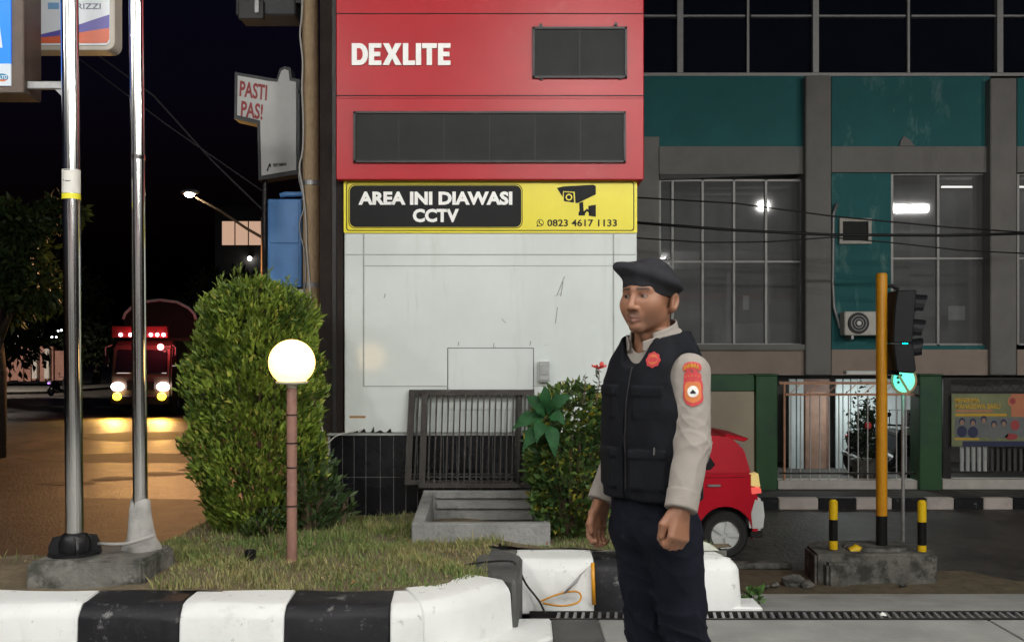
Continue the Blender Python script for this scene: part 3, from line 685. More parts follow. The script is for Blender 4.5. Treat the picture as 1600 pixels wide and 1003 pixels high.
# flowering shrub right of the pit
HY = 6.42
def r_hib(z, a): return np.interp(z, [0, .15, .45, .7, .88, 1], [.14, .24, .29, .27, .19, .03]) * (1 + .10*math.sin(3*a+2) + .06*math.sin(5*a+z*7))
hib = shrub('flowering_shrub', 'leafy green shrub with yellowish tips and red flower beside the pit', X(893, HY), HY, .32, .95, r_hib, 5200, .056, .034, ((.030, .075, .022), (.12, .19, .04), (.40, .36, .05), .12), 21, upward=.5)
m_flower = M('red_petal', (.62, .06, .05), .5, var=.25, scale=30)
def twig(px_, py0_, py1_, Y, flower):
    a = P(px_-4, py0_, Y); b = P(px_, py1_, Y)
    MB().tube([a, (a+b)/2 + Vector((.008, 0, 0)), b], [.004, .003, .0025], 6).build('twig', m_stem, hib)
    pts, dd = [], []
    for i in range(26):
        t = random.random(); p = a.lerp(b, t); an = random.uniform(0, 6.28); pts.append(p); dd.append((math.cos(an), math.sin(an), .7))
    leaf_mesh('twig_leaves', pts, dd, .035, .014, np.tile([.05, .07, .035], (26, 1)), m_leaf, hib)
    if flower:
        for i in range(6):
            an = i*1.05; d = Vector((math.cos(an), math.sin(an)*.6, .45)); s = Vector((-math.sin(an), math.cos(an)*.6, 0)); c = b
            MB().add([c, c + d*.028 + s*.016, c + d*.045 + s*.008 + Vector((0, 0, .012)), c + d*.045 - s*.008 + Vector((0, 0, -.004)), c + d*.028 - s*.016], [(0, 1, 2), (0, 2, 3), (0, 3, 4)]).build('petal', m_flower, hib)
twig(936, 628, 577, 6.2, True); twig(914, 632, 590, 6.2, False); twig(889, 636, 612, 6.2, False)
MB().ball(P(940, 569, 6.2), (.014, .01, .016), 8, 6).build('bud', m_flower, hib, smooth=True)
# broad-leaved plant between cover and shrub
bp_ = thing('broadleaf_plant', 'dark green plant with broad drooping leaves in front of the pit cover', 'plant', P(845, 770, 6.1))
m_broad = M('broad_leaf', (.013, .055, .017), .6, spec=.15, var=.5, scale=18)
for (bx0, by0, tx, ty, w, dy, rise) in ((850, 652, 799, 672, .10, .02, .05), (848, 646, 822, 618, .09, -.01, .02), (852, 640, 852, 603, .09, .03, .0), (856, 644, 892, 618, .095, .0, .03), (850, 668, 816, 706, .11, .05, .06), (858, 664, 868, 716, .11, .06, .05), (856, 652, 884, 664, .10, .04, .05), (848, 660, 838, 694, .10, .08, .06), (852, 650, 834, 640, .085, .07, .03), (856, 648, 866, 626, .085, .05, .02)):
    base = P(bx0, by0, 6.10); tip = P(tx, ty, 6.10-dy); midp = (base+tip)/2 + Vector((0, -.03, rise)); ax = (tip-base).normalized(); s = ax.cross(Vector((.25, -1, .35))).normalized()
    prof = [.08, .6, .95, 1, .78, .42, 0]; vs = []; fs = []
    for i, k in enumerate(prof):
        u = i/6; p = base*(1-u)**2 + midp*2*u*(1-u) + tip*u*u; wv = .006*math.sin(i*2.1)
        vs += [p + s*w*.40*k + Vector((0, -.014*k, .012*k+wv)), p, p - s*w*.40*k + Vector((0, -.014*k, .012*k-wv))]
    for i in range(6):
        a = i*3; fs += [(a, a+1, a+4, a+3), (a+1, a+2, a+5, a+4)]
    MB().add(vs, fs).build('leaf', m_broad, bp_, smooth=True)
MB().tube([P(868, 820, 6.5), P(862, 740, 6.42), P(854, 672, 6.25), P(852, 652, 6.10)], [.010, .008, .006, .005], 7).build('stem', m_stem, bp_)
# weed by the end of the kerb
wd = thing('weed', 'small bright green weed growing at the end of the kerb', 'plant', (X(1176, 6.1), 6.1, 0))
pts = [(X(1176, 6.1) + random.uniform(-.05, .05), 6.1 + random.uniform(-.04, .04), -.03 + random.uniform(0, .07)) for i in range(45)]
leaf_mesh('leaves', pts, [(random.uniform(-1, 1), random.uniform(-1, 1), .8) for p in pts], .05, .032, np.tile([.10, .20, .05], (45, 1)) * rng.uniform(.6, 1.3, (45, 1)), m_leaf, wd)
rk = thing('pale_rubbish', 'pale crumpled leaf on the kerb behind the officer', 'litter', (1.12, 6.09, .3))
MB().add([(1.10, 6.0, .30), (1.22, 6.02, .295), (1.18, 6.07, .325), (1.09, 6.09, .335), (1.135, 6.04, .345)], [(0, 1, 4), (1, 2, 4), (2, 3, 4), (3, 0, 4)]).build('crumpled_leaf', M('pale_leaf', (.5, .52, .44), .7, var=.2, scale=20), rk)

# ---------------------------------------------------------------- plinth and stainless poles
PY = 5.06
pl = thing('plinth', 'weathered grey concrete plinth under the two stainless poles', 'plinth', (X(135, PY), 5.25, .3))
mb = MB(); x0, x1 = X(36, PY), X(226, PY)
mb.hexa([(x0, PY, .24), (x1, PY, .24), (x1+.02, 5.50, .24), (x0+.06, 5.50, .24), (x0+.015, PY+.01, .425), (x1-.01, PY+.01, .435), (x1, 5.49, .43), (x0+.07, 5.49, .42)]).build('block', m_old, pl, bevel=.014, seg=2)
def steel_pole(name, label, pxb, pyt, pxt, Y, r):
    b = Vector((X(pxb, Y), Y, .43)); top = Vector((X(pxt, Y) + (X(pxt, Y)-b.x)*.55, Y, 5.6))
    t = thing(name, label, 'pole', b)
    MB().tube([b, b.lerp(top, .3), b.lerp(top, .6), top], r, 32).build('shaft', m_steel, t, smooth='auto')
    return t, b, top
p1, b1, t1 = steel_pole('steel_pole', 'thicker shiny stainless pole at far left with a paper sticker', 117, 0, 107, 5.26, .0435)
for k in range(4):
    a = k*math.pi/2 + .5; c, s = math.cos(a), math.sin(a)
    MB().prism([(.03, 0), (.125, 0), (.125, .035), (.105, .085), (.03, .095)], 'y', -.006, .006).build('base_fin', m_blkpaint, p1)
    o = col.objects[-1]; 
    o.matrix_parent_inverse = p1.matrix_basis.inverted(); o.location = (b1.x, b1.y, .437); o.rotation_euler = (0, 0, a)
MB().prism(circ(b1.x, b1.y, .13, 12), 'z', .425, .442).build('base_plate', m_blkpaint, p1)
MB().lathe([(.075, 0), (.078, .05), (.062, .09), (.045, .1)], (b1.x, b1.y, .44), 20).build('base_collar', m_blkpaint, p1, smooth='auto')
m_paper = M('sticker_paper', (.68, .66, .60), .6, var=.06, scale=20); m_tapey = M('tape_yellow', (.75, .68, .03), .4, var=.08)
zc = Z(288, 5.26); f = (zc-b1.z)/(t1.z-b1.z); cx_ = b1.x + (t1.x-b1.x)*f
st = MB().lathe([(.0452, Z(303, 5.26)), (.0452, Z(266, 5.26))], (cx_, 5.26, 0), 28).build('sticker', m_paper, p1, smooth='auto')
MB().lathe([(.0456, Z(312, 5.26)), (.0456, Z(303.5, 5.26))], (cx_, 5.26, 0), 28).build('yellow_tape', m_tapey, p1, smooth='auto')
for py, w0, w1 in ((268, -.5, .25), (284, -.62, -.40), (285.5, -.3, .3)):
    pts = [(cx_ + .0462*math.sin(a), 5.26 - .0462*math.cos(a)) for a in np.linspace(w0, w1, 5)]
    mb = MB(); mb.add([(x, y, Z(py, 5.26)) for x, y in pts] + [(x, y, Z(py, 5.26)+.004) for x, y in pts], [(i, i+1, 6+i, 5+i) for i in range(4)]); mb.build('printed_line', m_lblack, st)
p2, b2, t2 = steel_pole('steel_pole', 'thinner shiny stainless pole with a grey wrapped foot', 220, 0, 211.5, 5.36, .0370)
MB().lathe([(.0385, -.01), (.040, .01)], (b2.x + (t2.x-b2.x)*.36, 5.36, Z(247, 5.36)), 24).build('sleeve_joint', m_steel, p2, smooth='auto')
m_cloth = M('grey_wrap', (.34, .33, .31), .9, var=.2, scale=9, bump=.4, bscale=25, stain=[((.12, .12, .10), 7., .6, .6)])
mb = MB(); vs = []; rows = [(.050, .25), (.057, .20), (.064, .11), (.074, .05), (.095, .012), (.10, -.03)]; n = 26
for r, z in rows:
    for k in range(n):
        a = 2*math.pi*k/n; rr = r*(1 + .10*math.sin(3*a+z*20) + .05*math.sin(7*a+z*30)); vs.append((b2.x + rr*math.cos(a), b2.y + rr*math.sin(a)*.8, .44 + z - .012*math.sin(2*a)))
mb.add(vs, [(i*n+k, i*n+(k+1) % n, (i+1)*n+(k+1) % n, (i+1)*n+k) for i in range(5) for k in range(n)] + [tuple(range(n))]).build('foot_wrap', m_cloth, p2, smooth=True)
MB().tube([(b2.x+.10, b2.y-.09, .52), (b2.x-.02, b2.y-.13, .485), (b2.x-.12, b2.y-.09, .475), (b2.x-.2, b2.y-.05, .47)], .010, 8).build('wrap_tie', m_cloth, p2, smooth=True)

# ---------------------------------------------------------------- light-box signs at the top left
AY = 5.5
m_signframe = M('sign_frame', (.10, .075, .06), .5, metal=.4, var=.2, scale=8)
bs = thing('blue_light_box', 'lit blue cash machine sign in a dark frame at top left', 'sign', P(-20, 145, AY))
pbox('frame', m_signframe, bs, -160, 37, -120, 146, AY+.01, AY+.22, .006)
m_bl = EM('blue_glow', (.0, .19, .95), 1.05, (.02, .1, .5)); m_wh = EM('white_glow', (.72, .80, .86), .8, (.15, .15, .15)); m_og = EM('orange_glow', (.75, .2, .06), .7, (.2, .05, .02)); m_te = EM('teal_glow', (.02, .25, .42), .7, (.01, .05, .1))
fp = pbox('blue_face', m_bl, bs, -150, 16.5, -115, 100, AY, AY+.009); wp = pbox('white_face', m_wh, bs, -150, 16.5, 100, 134, AY, AY+.009)
MB().prism([(X(a, AY), Z(b_, AY)) for a, b_ in ((-24, 75), (-9, 30), (-2, 30), (4, 75), (-4, 75), (-6, 64), (-14, 64), (-17, 75))], 'y', AY-.002, AY).build('letter', m_wh, fp)
MB().prism([(X(a, AY), Z(b_, AY)) for a, b_ in circ(3, 121.5, 10, 20, 6)], 'y', AY-.002, AY).build('oval_logo', m_te, wp)
MB().prism([(X(a, AY), Z(b_, AY)) for a, b_ in ((-6, 125), (12, 125), (7, 127.8), (-1, 127.8))], 'y', AY-.003, AY-.001).build('logo_stripe', m_og, wp)
ptxt('ALTO', m_wh, wp, -5, 11, 118, 124, AY-.002, depth=.002, bold=.02, split=True)
pbox('bracket', m_gal, bs, 37, 96, 127, 139, AY+.05, AY+.08, .004)
MB().prism([(X(a, AY), Z(b_, AY)) for a, b_ in ((72, 129), (94, 130), (94, 148), (90, 148))], 'y', AY+.06, AY+.065).build('bracket_plate', m_gal, bs)
WY = 6.0
ws = thing('white_sign', 'white sign with purple and orange wave and grey lettering behind the steel pole', 'sign', P(110, 78, WY))
m_sw = M('sign_white', (.70, .73, .77), .4, var=.03); m_pu = M('sign_purple', (.10, .085, .34), .4, var=.03); m_or = M('sign_orange', (.62, .13, .06), .4, var=.03); m_gy = M('sign_grey', (.16, .18, .22), .5, var=.03); m_lb = M('sign_blue', (.20, .38, .62), .4, var=.03)
MB().prism(rrect(X(-60, WY), X(179, WY), Z(79, WY), Z(-120, WY), .05), 'y', WY, WY+.12).build('frame', M('sign_rim', (.42, .38, .32), .4, var=.1), ws, bevel=.004)
face = MB().prism(rrect(X(-54, WY), X(172, WY), Z(71.5, WY), Z(-115, WY), .03), 'y', WY-.006, WY).build('face', m_sw, ws)
def fp_(pts, mat, nm, d): MB().prism([(X(a, WY), Z(b_, WY)) for a, b_ in pts], 'y', WY-.006-d, WY-.006).build(nm, mat, face)
wave_t = [(-50, 61), (38, 60), (60, 56), (90, 49), (120, 41), (150, 31), (171.5, 24)]; wave_m = [(-50, 62), (38, 61.5), (60, 60), (90, 57.5), (120, 53), (150, 48), (171.5, 45)]
fp_(wave_t + wave_m[::-1], m_pu, 'purple_wave', .002)
fp_(wave_m + [(171.5, 62), (168, 68), (150, 68.6), (-50, 68.6)], m_or, 'orange_wave', .003)
fp_([(42, 5.5), (63.5, 5.5), (63.5, 15.5), (42, 15.5)], m_pu, 'purple_logo', .002); fp_([(76, 5.5), (93, 5.5), (93, 15.5), (76, 15.5)], m_lb, 'blue_logo', .002)
ptxt('BRIZZI', m_gy, face, 111, 157.5, 6, 15, WY-.006, depth=.002, bold=.01)

# ---------------------------------------------------------------- utility pole, blue meter box, station sign
UY = 8.2
m_upole = M('pole_concrete', (.46, .33, .20), .85, var=.16, scale=7, bump=.3, bscale=40, stain=[((.16, .11, .07), 8., .62, .6)])
up = thing('utility_pole', 'beige concrete utility pole beside the totem with a white cable', 'pole', P(486, 800, UY))
MB().tube([(X(488.5, UY), UY, .2), (X(486, UY), UY, 3), (X(483, UY), UY, 6.3)], [.073, .067, .060], 24).build('shaft', m_upole, up, smooth='auto')
for py in (287, 446): MB().lathe([(.071, -.02), (.073, -.018), (.073, .018), (.071, .02)], (X(487, UY), UY, Z(py, UY)), 20).build('clamp_band', m_gal, up, smooth='auto')
m_cable = M('white_cable', (.60, .58, .54), .6, var=.08); m_bcable = M('black_cable', (.012, .012, .012), .6, var=.1)
MB().tube(curve([P(a, b_, UY-.075) for a, b_ in ((473, -40), (472, 20), (469, 55), (473, 95), (472, 140), (474, 190), (473, 235), (468, 262), (474, 300), (478, 345), (480, 395), (484, 440), (487, 480), (493, 540), (496, 600))], 4), .0075, 8).build('cable', m_cable, up, smooth=True)
MB().tube(curve([P(a, b_, UY-.07) for a, b_ in ((470, 262), (467, 275), (470, 292), (476, 320), (469, 345), (469, 365), (475, 390), (478, 430), (474, 470), (478, 520))], 4), .006, 8).build('cable', m_gal, up, smooth=True)
db = thing('floodlight_box', 'dark grey box hanging high on the utility pole', 'box', P(430, 30, UY+.1))
pbox('housing', M('dark_grey_box', (.045, .045, .048), .6, var=.25, scale=6), db, 368, 462, -60, 24, UY+.1, UY+.4, .012); pbox('cover', m_dkmetal, db, 372, 412, 0, 30, UY+.06, UY+.1, .006); pbox('cover', m_gal, db, 398, 404, -30, 20, UY+.04, UY+.06); pbox('bracket', m_dkmetal, db, 462, 480, -10, 5, UY+.1, UY+.2)
m_bluebox = M('blue_paint', (.075, .22, .50), .45, var=.15, scale=6, stain=[((.16, .30, .52), 4., .58, .5), ((.05, .10, .2), 9., .66, .6)])
bb = thing('blue_meter_box', 'light blue metal box mounted on the utility pole', 'box', P(446, 450, UY-.05))
bo = pbox('body', m_bluebox, bb, 418, 471, 311, 449, UY-.05, UY+.2, .008)
pbox('side_flange', m_bluebox, bb, 471.5, 478, 300, 450, UY+.02, UY+.06)
pbox('upper_door', m_bluebox, bb, 421, 467, 316, 380, UY-.058, UY-.049, .003); pbox('lower_door', m_bluebox, bb, 421, 467, 383, 445, UY-.058, UY-.049, .003)
MB().tube([P(438, 306, UY), P(446, 304, UY), P(462, 304, UY), P(478, 303, UY)], [.020, .023, .021, .021], 12).build('conduit', m_bluebox, bb, smooth='auto')
pbox('shelf', m_gal, bb, 446, 482, 452, 460, UY-.02, UY+.1)
# small lamp-shaped sign board: lettering and company line only
NY = 9.2
nz = thing('station_sign_board', 'white stepped sign board with red lettering in a dark rim beside the utility pole', 'sign', P(432, 283, NY))
outl = [(367, 113), (420, 122), (432, 124), (437, 108), (445, 104), (454, 106), (456, 122), (468, 124), (468, 272), (404, 282), (402, 194), (366, 186)]
m_rim = M('dark_rim', (.035, .038, .040), .5, var=.2); m_board = M('board_white', (.62, .62, .60), .5, var=.06, scale=7)
def sc_(pts, k): 
    cx_, cy_ = 428, 195; return [(cx_ + (a-cx_)*k, cy_ + (b_-cy_)*k) for a, b_ in pts]
MB().prism([(X(a, NY), Z(b_, NY)) for a, b_ in outl], 'y', NY, NY+.18).build('rim', m_rim, nz)
inn = [(372, 119), (419, 127.5), (434, 129), (440, 112), (445, 109), (451, 111), (453, 127), (463, 129), (463, 266), (409, 275), (407, 189), (371, 181)]
nb = MB().prism([(X(a, NY), Z(b_, NY)) for a, b_ in inn], 'y', NY-.012, NY).build('board', m_board, nz)
m_sred = M('sign_red', (.33, .03, .03), .5, var=.05)
def sk(py0, slope):
    def fn(v):
        v[:, 2] -= (v[:, 0]-X(375, NY))*slope; return v
    return fn
ptxt('PASTI', m_sred, nb, 374, 418, 126, 151, NY-.012, depth=.003, bold=.028, shear=.1, split=True, fn=sk(0, .17))
ptxt('PAS!', m_sred, nb, 376, 411, 157, 182, NY-.012, depth=.003, bold=.028, shear=.1, split=True, fn=sk(0, .17))
ptxt('PERTAMINA', m_lblack, nb, 427, 448, 261.5, 266.5, NY-.012, depth=.003, bold=.03, fn=sk(0, -.1))
MB().prism([(X(a, NY), Z(b_, NY)) for a, b_ in ((417, 268), (420, 259), (422.5, 255), (424, 259), (423, 263), (421, 260), (419.5, 268))], 'y', NY-.015, NY-.012).build('flame_mark', m_lblack, nb)
MB().tube([P(414, 280, NY+.1), P(413, 330, NY+.1), (X(413, NY), NY+.1, -1.0)], .022, 10).build('support_pole', m_dkmetal, nz)
pbox('bracket', m_dkmetal, nz, 466, 486, 140, 146, NY, NY+.03)
# white and grey wires at the totem foot
w_ = thing('loose_conduit', 'thin pale pipe leaning against the black tiles behind the shrub', 'pipe', P(508, 740, 7.0))
MB().tube([P(497, 640, 7.04), P(505, 680, 7.03), P(514, 718, 6.99)], .008, 8).build('pipe', M('pale_pipe', (.42, .36, .30), .6, var=.2), w_, smooth=True)
w2 = thing('loose_wire', 'white wire sagging along the bottom of the totem panel', 'wire', P(540, 680, 7.0))
MB().tube(curve([P(a, b_, 7.04) for a, b_ in ((497, 678), (503, 690), (512, 692), (522, 683), (535, 677), (556, 673), (566, 668))], 4), .0045, 6).build('wire', m_cable, w2, smooth=True)
# black and yellow cable over the kerb
cb = thing('cable_coil', 'black cable and yellow hose looped over the white kerb', 'cable', (.2, 5.7, 0))
g = lambda px_, py_, Y: P(px_, py_, Y)
MB().tube(curve([g(700, 886, 5.62), g(755, 878, 5.5), g(795, 876, 5.38), g(808, 884, 5.6), g(822, 912, 5.76), g(842, 938, 5.72), g(852, 958, 5.66)]), .006, 8).build('black_cable', m_bcable, cb, smooth=True)
MB().tube(curve([g(842, 940, 5.73), g(866, 930, 5.75), g(884, 925, 5.76), g(902, 924, 5.75), g(908, 933, 5.70), g(900, 942, 5.66), g(876, 946, 5.63), g(848, 942, 5.66)]), .0055, 8).build('yellow_hose', m_yellow, cb, smooth=True)
MB().tube([g(882, 926, 5.74), g(900, 908, 5.77), g(908, 897, 5.78)], [.006, .009, .004], 8).build('cable_joint', m_gal, cb, smooth=True)
MB().tube([g(926, 879, 5.78), g(928, 944, 5.765)], .011, 8).build('yellow_pipe', m_yellow, cb, smooth=True)
MB().tube([g(908, 897, 5.78), g(925, 881, 5.785)], .0035, 6).build('thin_wire', m_cable, cb, smooth=True)

# ---------------------------------------------------------------- the street on the left
m_pinkw = M('pink_wall', (.36, .19, .15), .85, var=.2, scale=2, stain=[((.14, .08, .07), 1.5, .58, .6)])
m_pillar = M('pale_pillar', (.55, .52, .47), .8, var=.12)
sw_ = MB().prism([(-60, 42), (-26.5, 58), (-24, 75), (-20, 130), (-60, 130)], 'z', ROAD-.1, ROAD+.14).build('far_pavement', m_old); tag(sw_, kind='structure')
LW = 66.0
lw = thing('boundary_wall', 'pinkish pillared boundary wall beyond the street at far left', 'wall', (X(40, LW), LW, ROAD))
pbox('wall_panel', m_pinkw, lw, -140, 100, 548, 594, LW+.2, LW+.5)
for i, px_ in enumerate((-90, -66, -40, -14, 10, 32, 44, 66, 79)):
    pbox('pillar', m_pinkw, lw, px_-4, px_+4, 541, 596, LW, LW+.6, .03)
for px_ in (54, 73): pbox('pillar', m_pillar, lw, px_-4.5, px_+3.5, 545, 592, LW-.3, LW+.3, .03)
m_bark = M('bark', (.05, .038, .028), .9, var=.3, scale=6, bump=.5, bscale=15)
def tree(label, px_, Y, pyb, pyt, wpx, nleaf, L, seed, pal):
    rs = np.random.default_rng(seed); x0 = X(px_, Y); zb = ROAD; zt = Z(pyt, Y); zc = Z(pyb, Y); w = wpx/F*Y
    t = thing('street_tree', label, 'tree', (x0, Y, zb), 'trees along the left street')
    mb = MB().tube([(x0, Y, zb), (x0+.1, Y, zb+(zc-zb)*.6), (x0, Y, zc+.4)], [.30, .22, .16], 10)
    mb.build('trunk', m_bark, t, smooth=True)
    bl = []; ml = MB()
    for k in range(16):
        a = rs.uniform(0, 6.28); rr = w*.5*rs.uniform(.25, 1); z = rs.uniform(zc+.3, zt-.4); c = np.array([x0+rr*math.cos(a), Y+rr*.7*math.sin(a), z]); bl.append((c, rs.uniform(.5, 1.)*w*.24))
        ml.tube([(x0, Y, zc*.6+zb*.4+rs.uniform(0, 1)), (x0 + (c[0]-x0)*.5, Y + (c[1]-Y)*.5, (zc+z)/2), tuple(c)], [.10, .06, .02], 6)
    ml.build('limbs', m_bark, t, smooth=True)
    pts = []; dr_ = []
    for k in range(nleaf):
        c, r = bl[rs.integers(0, len(bl))]; d = rs.normal(0, 1, 3); d /= np.linalg.norm(d); pts.append(c + d*r*rs.uniform(.4, 1.05)*np.array([1.15, 1, .8])); dr_.append(d + np.array([0, 0, -.4]))
    mx = rs.random((nleaf, 1)); C = ((1-mx)*np.array(pal[0]) + mx*np.array(pal[1])) * rs.uniform(.6, 1.3, (nleaf, 1))
    leaf_mesh('crown', pts, dr_, L, L*.45, C, m_leaf, t, .25, .2, .6)
tree('dark leafy street tree overhanging the left edge of the picture', -12, 24, 500, 262, 215, 8000, .24, 31, ((.03, .06, .02), (.07, .11, .03)))
tree('dark tree behind the pink wall at far left', -10, 52, 560, 360, 200, 3000, .5, 32, ((.03, .05, .02), (.06, .09, .03)))
tree('dark tree standing between the two stainless poles', 150, 70, 560, 430, 110, 2600, .5, 33, ((.025, .04, .018), (.05, .07, .03)))
tree('dark tree behind the lorry', 330, 62, 575, 420, 130, 2400, .5, 34, ((.025, .04, .018), (.05, .07, .03)))

# far dark building with a lit window band
m_dkwall = M('night_wall', (.10, .095, .09), .85, var=.2, scale=.7)
DY = 74.0
fb = thing('far_house', 'dark far house with one row of lit windows right of the street lamp', 'building', (X(400, DY), DY, ROAD))
pbox('wall', m_dkwall, fb, 336, 520, 322, 606, DY, DY+9)
m_lit = EM('lit_window', (1., .62, .42), .55)
for i, (a, b_) in enumerate(((347, 366), (368, 387), (389, 408))):
    w = pbox('window', m_frame, fb, a-1, b_+1, 344.5, 384.5, DY-.1, DY); pbox('pane', m_lit, w, a, b_, 346, 383, DY-.13, DY-.1)
pbox('roof', m_dkmetal, fb, 330, 524, 312, 322, DY-.6, DY+9.4)
ln = thing('wall_light', 'small white light on the dark far house', 'lamp', P(390, 404, DY-.3))
MB().ball(P(390, 404, DY-.3), .16, 10, 7).build('bulb', EM('white_bulb', (1, .97, .9), 9), ln, smooth=True); pbox('holder', m_dkmetal, ln, 387, 393, 399, 402, DY-.3, DY)
# street lamp
LY = 30.0
m_mast = M('mast', (.26, .19, .12), .7, var=.15)
sl = thing('street_lamp', 'lit street lamp on a curved arm above the road at left', 'lamp', (X(412, LY), LY, ROAD))
MB().tube([(X(412, LY), LY, ROAD), P(412, 372, LY), P(411, 340, LY)], [.10, .08, .07], 12).build('mast', m_mast, sl, smooth=True)
MB().tube([P(411, 372, LY), P(385, 357, LY), P(345, 330, LY), P(306, 309, LY)], [.045, .04, .035, .03], 8).build('arm', m_mast, sl, smooth=True)
hd = P(297, 303, LY)
MB().ball((hd.x, hd.y, hd.z+.05), (.30, .16, .09), 14, 8).build('head', m_gal, sl, smooth=True)
MB().ball((hd.x, hd.y-.05, hd.z-.02), (.15, .11, .09), 14, 8).build('lens', EM('lamp_lens', (1, .80, .58), 60), sl, smooth=True)
lamp('SPOT', 'light', sl, (hd.x, hd.y-.1, hd.z-.16), 2800, (1, .50, .22), .12, (R(-22), 0, 0), 135, .6)
far = thing('far_street_lights', 'cluster of tiny white far lights beyond the wall', 'lamp', P(84, 521, 95))
for i, (a, b_) in enumerate(((81, 527), (88, 527), (91, 517), (96, 516))): MB().ball(P(a, b_, 95), .09, 8, 6).build('bulb', EM('far_bulb', (.85, .92, 1), 12), far, smooth=True)

# motor scooter with rider, far down the street, a small violet lamp at the tail
m_violet = EM('violet_glow', (.40, .12, 1.), 3.)
def scooter(name, label, o, rz, body_mat, lampmat=None, group=None, helmet=None):
    t = thing(name, label, 'scooter', o, group, rz)
    K = dict(world=False)
    for x in (-.62, .62):
        wh = MB().lathe([(.17, -.045), (.25, -.05), (.275, -.03), (.28, 0), (.275, .03), (.25, .05), (.17, .045), (.16, .02), (.16, -.02)], (x, 0, .28), 22, 'y', False).build('wheel', m_rubber, t, smooth='auto', **K)
        MB().lathe([(.03, -.05), (.155, -.03), (.165, 0), (.155, .03), (.03, .05)], (x, 0, .28), 14, 'y').build('rim', m_gal, wh, smooth='auto', **K)
    MB().prism([(-.72, .52), (-.78, .70), (-.70, .78), (-.25, .72), (-.10, .62), (.05, .34), (.30, .34), (.36, .52), (.44, .92), (.50, .94), (.56, .60), (.46, .30), (.30, .22), (-.15, .22), (-.40, .38)], 'y', -.13, .13).build('body', body_mat, t, bevel=.035, seg=2, **K)
    MB().prism([(-.76, .78), (-.70, .84), (-.28, .80), (-.12, .72), (-.2, .68), (-.7, .74)], 'y', -.12, .12).build('seat', m_rubber, t, bevel=.02, **K)
    MB().tube([(.62, 0, .28), (.54, 0, .62), (.44, 0, .98)], .03, 8).build('fork', m_gal, t, **K)
    MB().prism([(.40, .34), (.66, .50), (.82, .44), (.86, .52), (.62, .62), (.44, .56)], 'y', -.075, .075).build('front_fender', body_mat, t, bevel=.02, **K)
    MB().tube([(.36, -.34, 1.02), (.42, -.12, 1.0), (.42, .12, 1.0), (.36, .34, 1.02)], .018, 8).build('handlebar', m_rubber, t, **K)
    for s in (-1, 1):
        MB().tube([(.38, .24*s, 1.02), (.40, .28*s, 1.16)], .007, 6).build('mirror_stem', m_rubber, t, **K); MB().ball((.40, .29*s, 1.20), (.02, .06, .045), 10, 6).build('mirror', m_rubber, t, smooth=True, **K)
    MB().ball((.55, 0, .90), (.08, .10, .08), 12, 8).build('headlight', M('headlight_glass', (.6, .62, .62), .15, var=0), t, smooth=True, **K)
    MB().ball((-.80, 0, .70), (.03, .08, .05), 10, 6).build('tail_lamp', lampmat or M('tail_red', (.4, .02, .02), .3, var=0), t, smooth=True, **K)
    MB().tube([(-.2, -.14, .26), (-.5, -.16, .34), (-.78, -.16, .42)], [.03, .045, .04], 10).build('exhaust', m_gal, t, **K)
    return t
m_bikeblk = M('bike_black', (.016, .017, .02), .3, var=.2)
so = Vector((X(92, 56), 56, ROAD)); scooter('motor_scooter', 'far motor scooter with a violet tail light on the left street', so, R(75), m_bikeblk, m_violet)

# ---------------------------------------------------------------- lorry
Q = 38.8; TX = X(221, Q)
m_lcab = M('lorry_cab', (.10, .07, .05), .45, var=.15, scale=2); m_lglass = M('lorry_glass', (.015, .015, .018), .12, var=.1)
m_tarp = M('tarpaulin', (.012, .011, .010), .85, var=.3, scale=2, bump=.3, bscale=8)
lo = thing('lorry', 'lorry with lit headlamps and red roof lamps coming up the left street', 'lorry', (TX, Q, ROAD))
zz = lambda h: ROAD + h
W2 = 1.14
cabp = [(Q, zz(.55)), (Q-.06, zz(1.5)), (Q+.12, zz(2.62)), (Q+.45, zz(2.85)), (Q+1.9, zz(2.85)), (Q+1.9, zz(.55))]
MB().prism(cabp, 'x', TX-W2, TX+W2).build('cab', m_lcab, lo, bevel=.08, seg=2)
MB().hexa([(TX-1.0, Q-.08, zz(1.62)), (TX+1.0, Q-.08, zz(1.62)), (TX+1.0, Q+.0, zz(1.62)), (TX-1.0, Q+.0, zz(1.62)), (TX-.95, Q+.06, zz(2.52)), (TX+.95, Q+.06, zz(2.52)), (TX+.95, Q+.13, zz(2.52)), (TX-.95, Q+.13, zz(2.52))]).build('windscreen', m_lglass, lo, bevel=.03)
box('visor_board', M('visor_red', (.22, .03, .03), .5, var=.1), lo, TX-1.08, TX+1.06, Q-.16, Q-.02, zz(2.98), zz(3.42), .03)
for k in (-.72, -.35, .15, .42, .66, .90):
    MB().ball((TX+k, Q-.18, zz(3.08)), .07, 12, 8).build('roof_led', EM('roof_led', (1, .45, .50), 10), lo, smooth=True)
MB().ball((TX+.78, Q-.16, zz(2.62)), .12, 14, 9).build('red_lamp', EM('red_lamp', (1, .16, .16), 14), lo, smooth=True)
lamp('POINT', 'light', lo, (TX+.78, Q-.45, zz(2.7)), 40, (1, .05, .08), .1); lamp('POINT', 'light', lo, (TX-.2, Q-.5, zz(2.9)), 20, (1, .05, .08), .1)
box('bumper', m_dkmetal, lo, TX-1.14, TX+1.14, Q-.2, Q+.1, zz(.42), zz(.80), .05); box('grille', m_dkmetal, lo, TX-.55, TX+.55, Q-.1, Q-.02, zz(.98), zz(1.35), .03)
m_hl = EM('headlamp_glow', (1, .80, .72), 14); m_fog = EM('fog_glow', (1, .58, .02), 10)
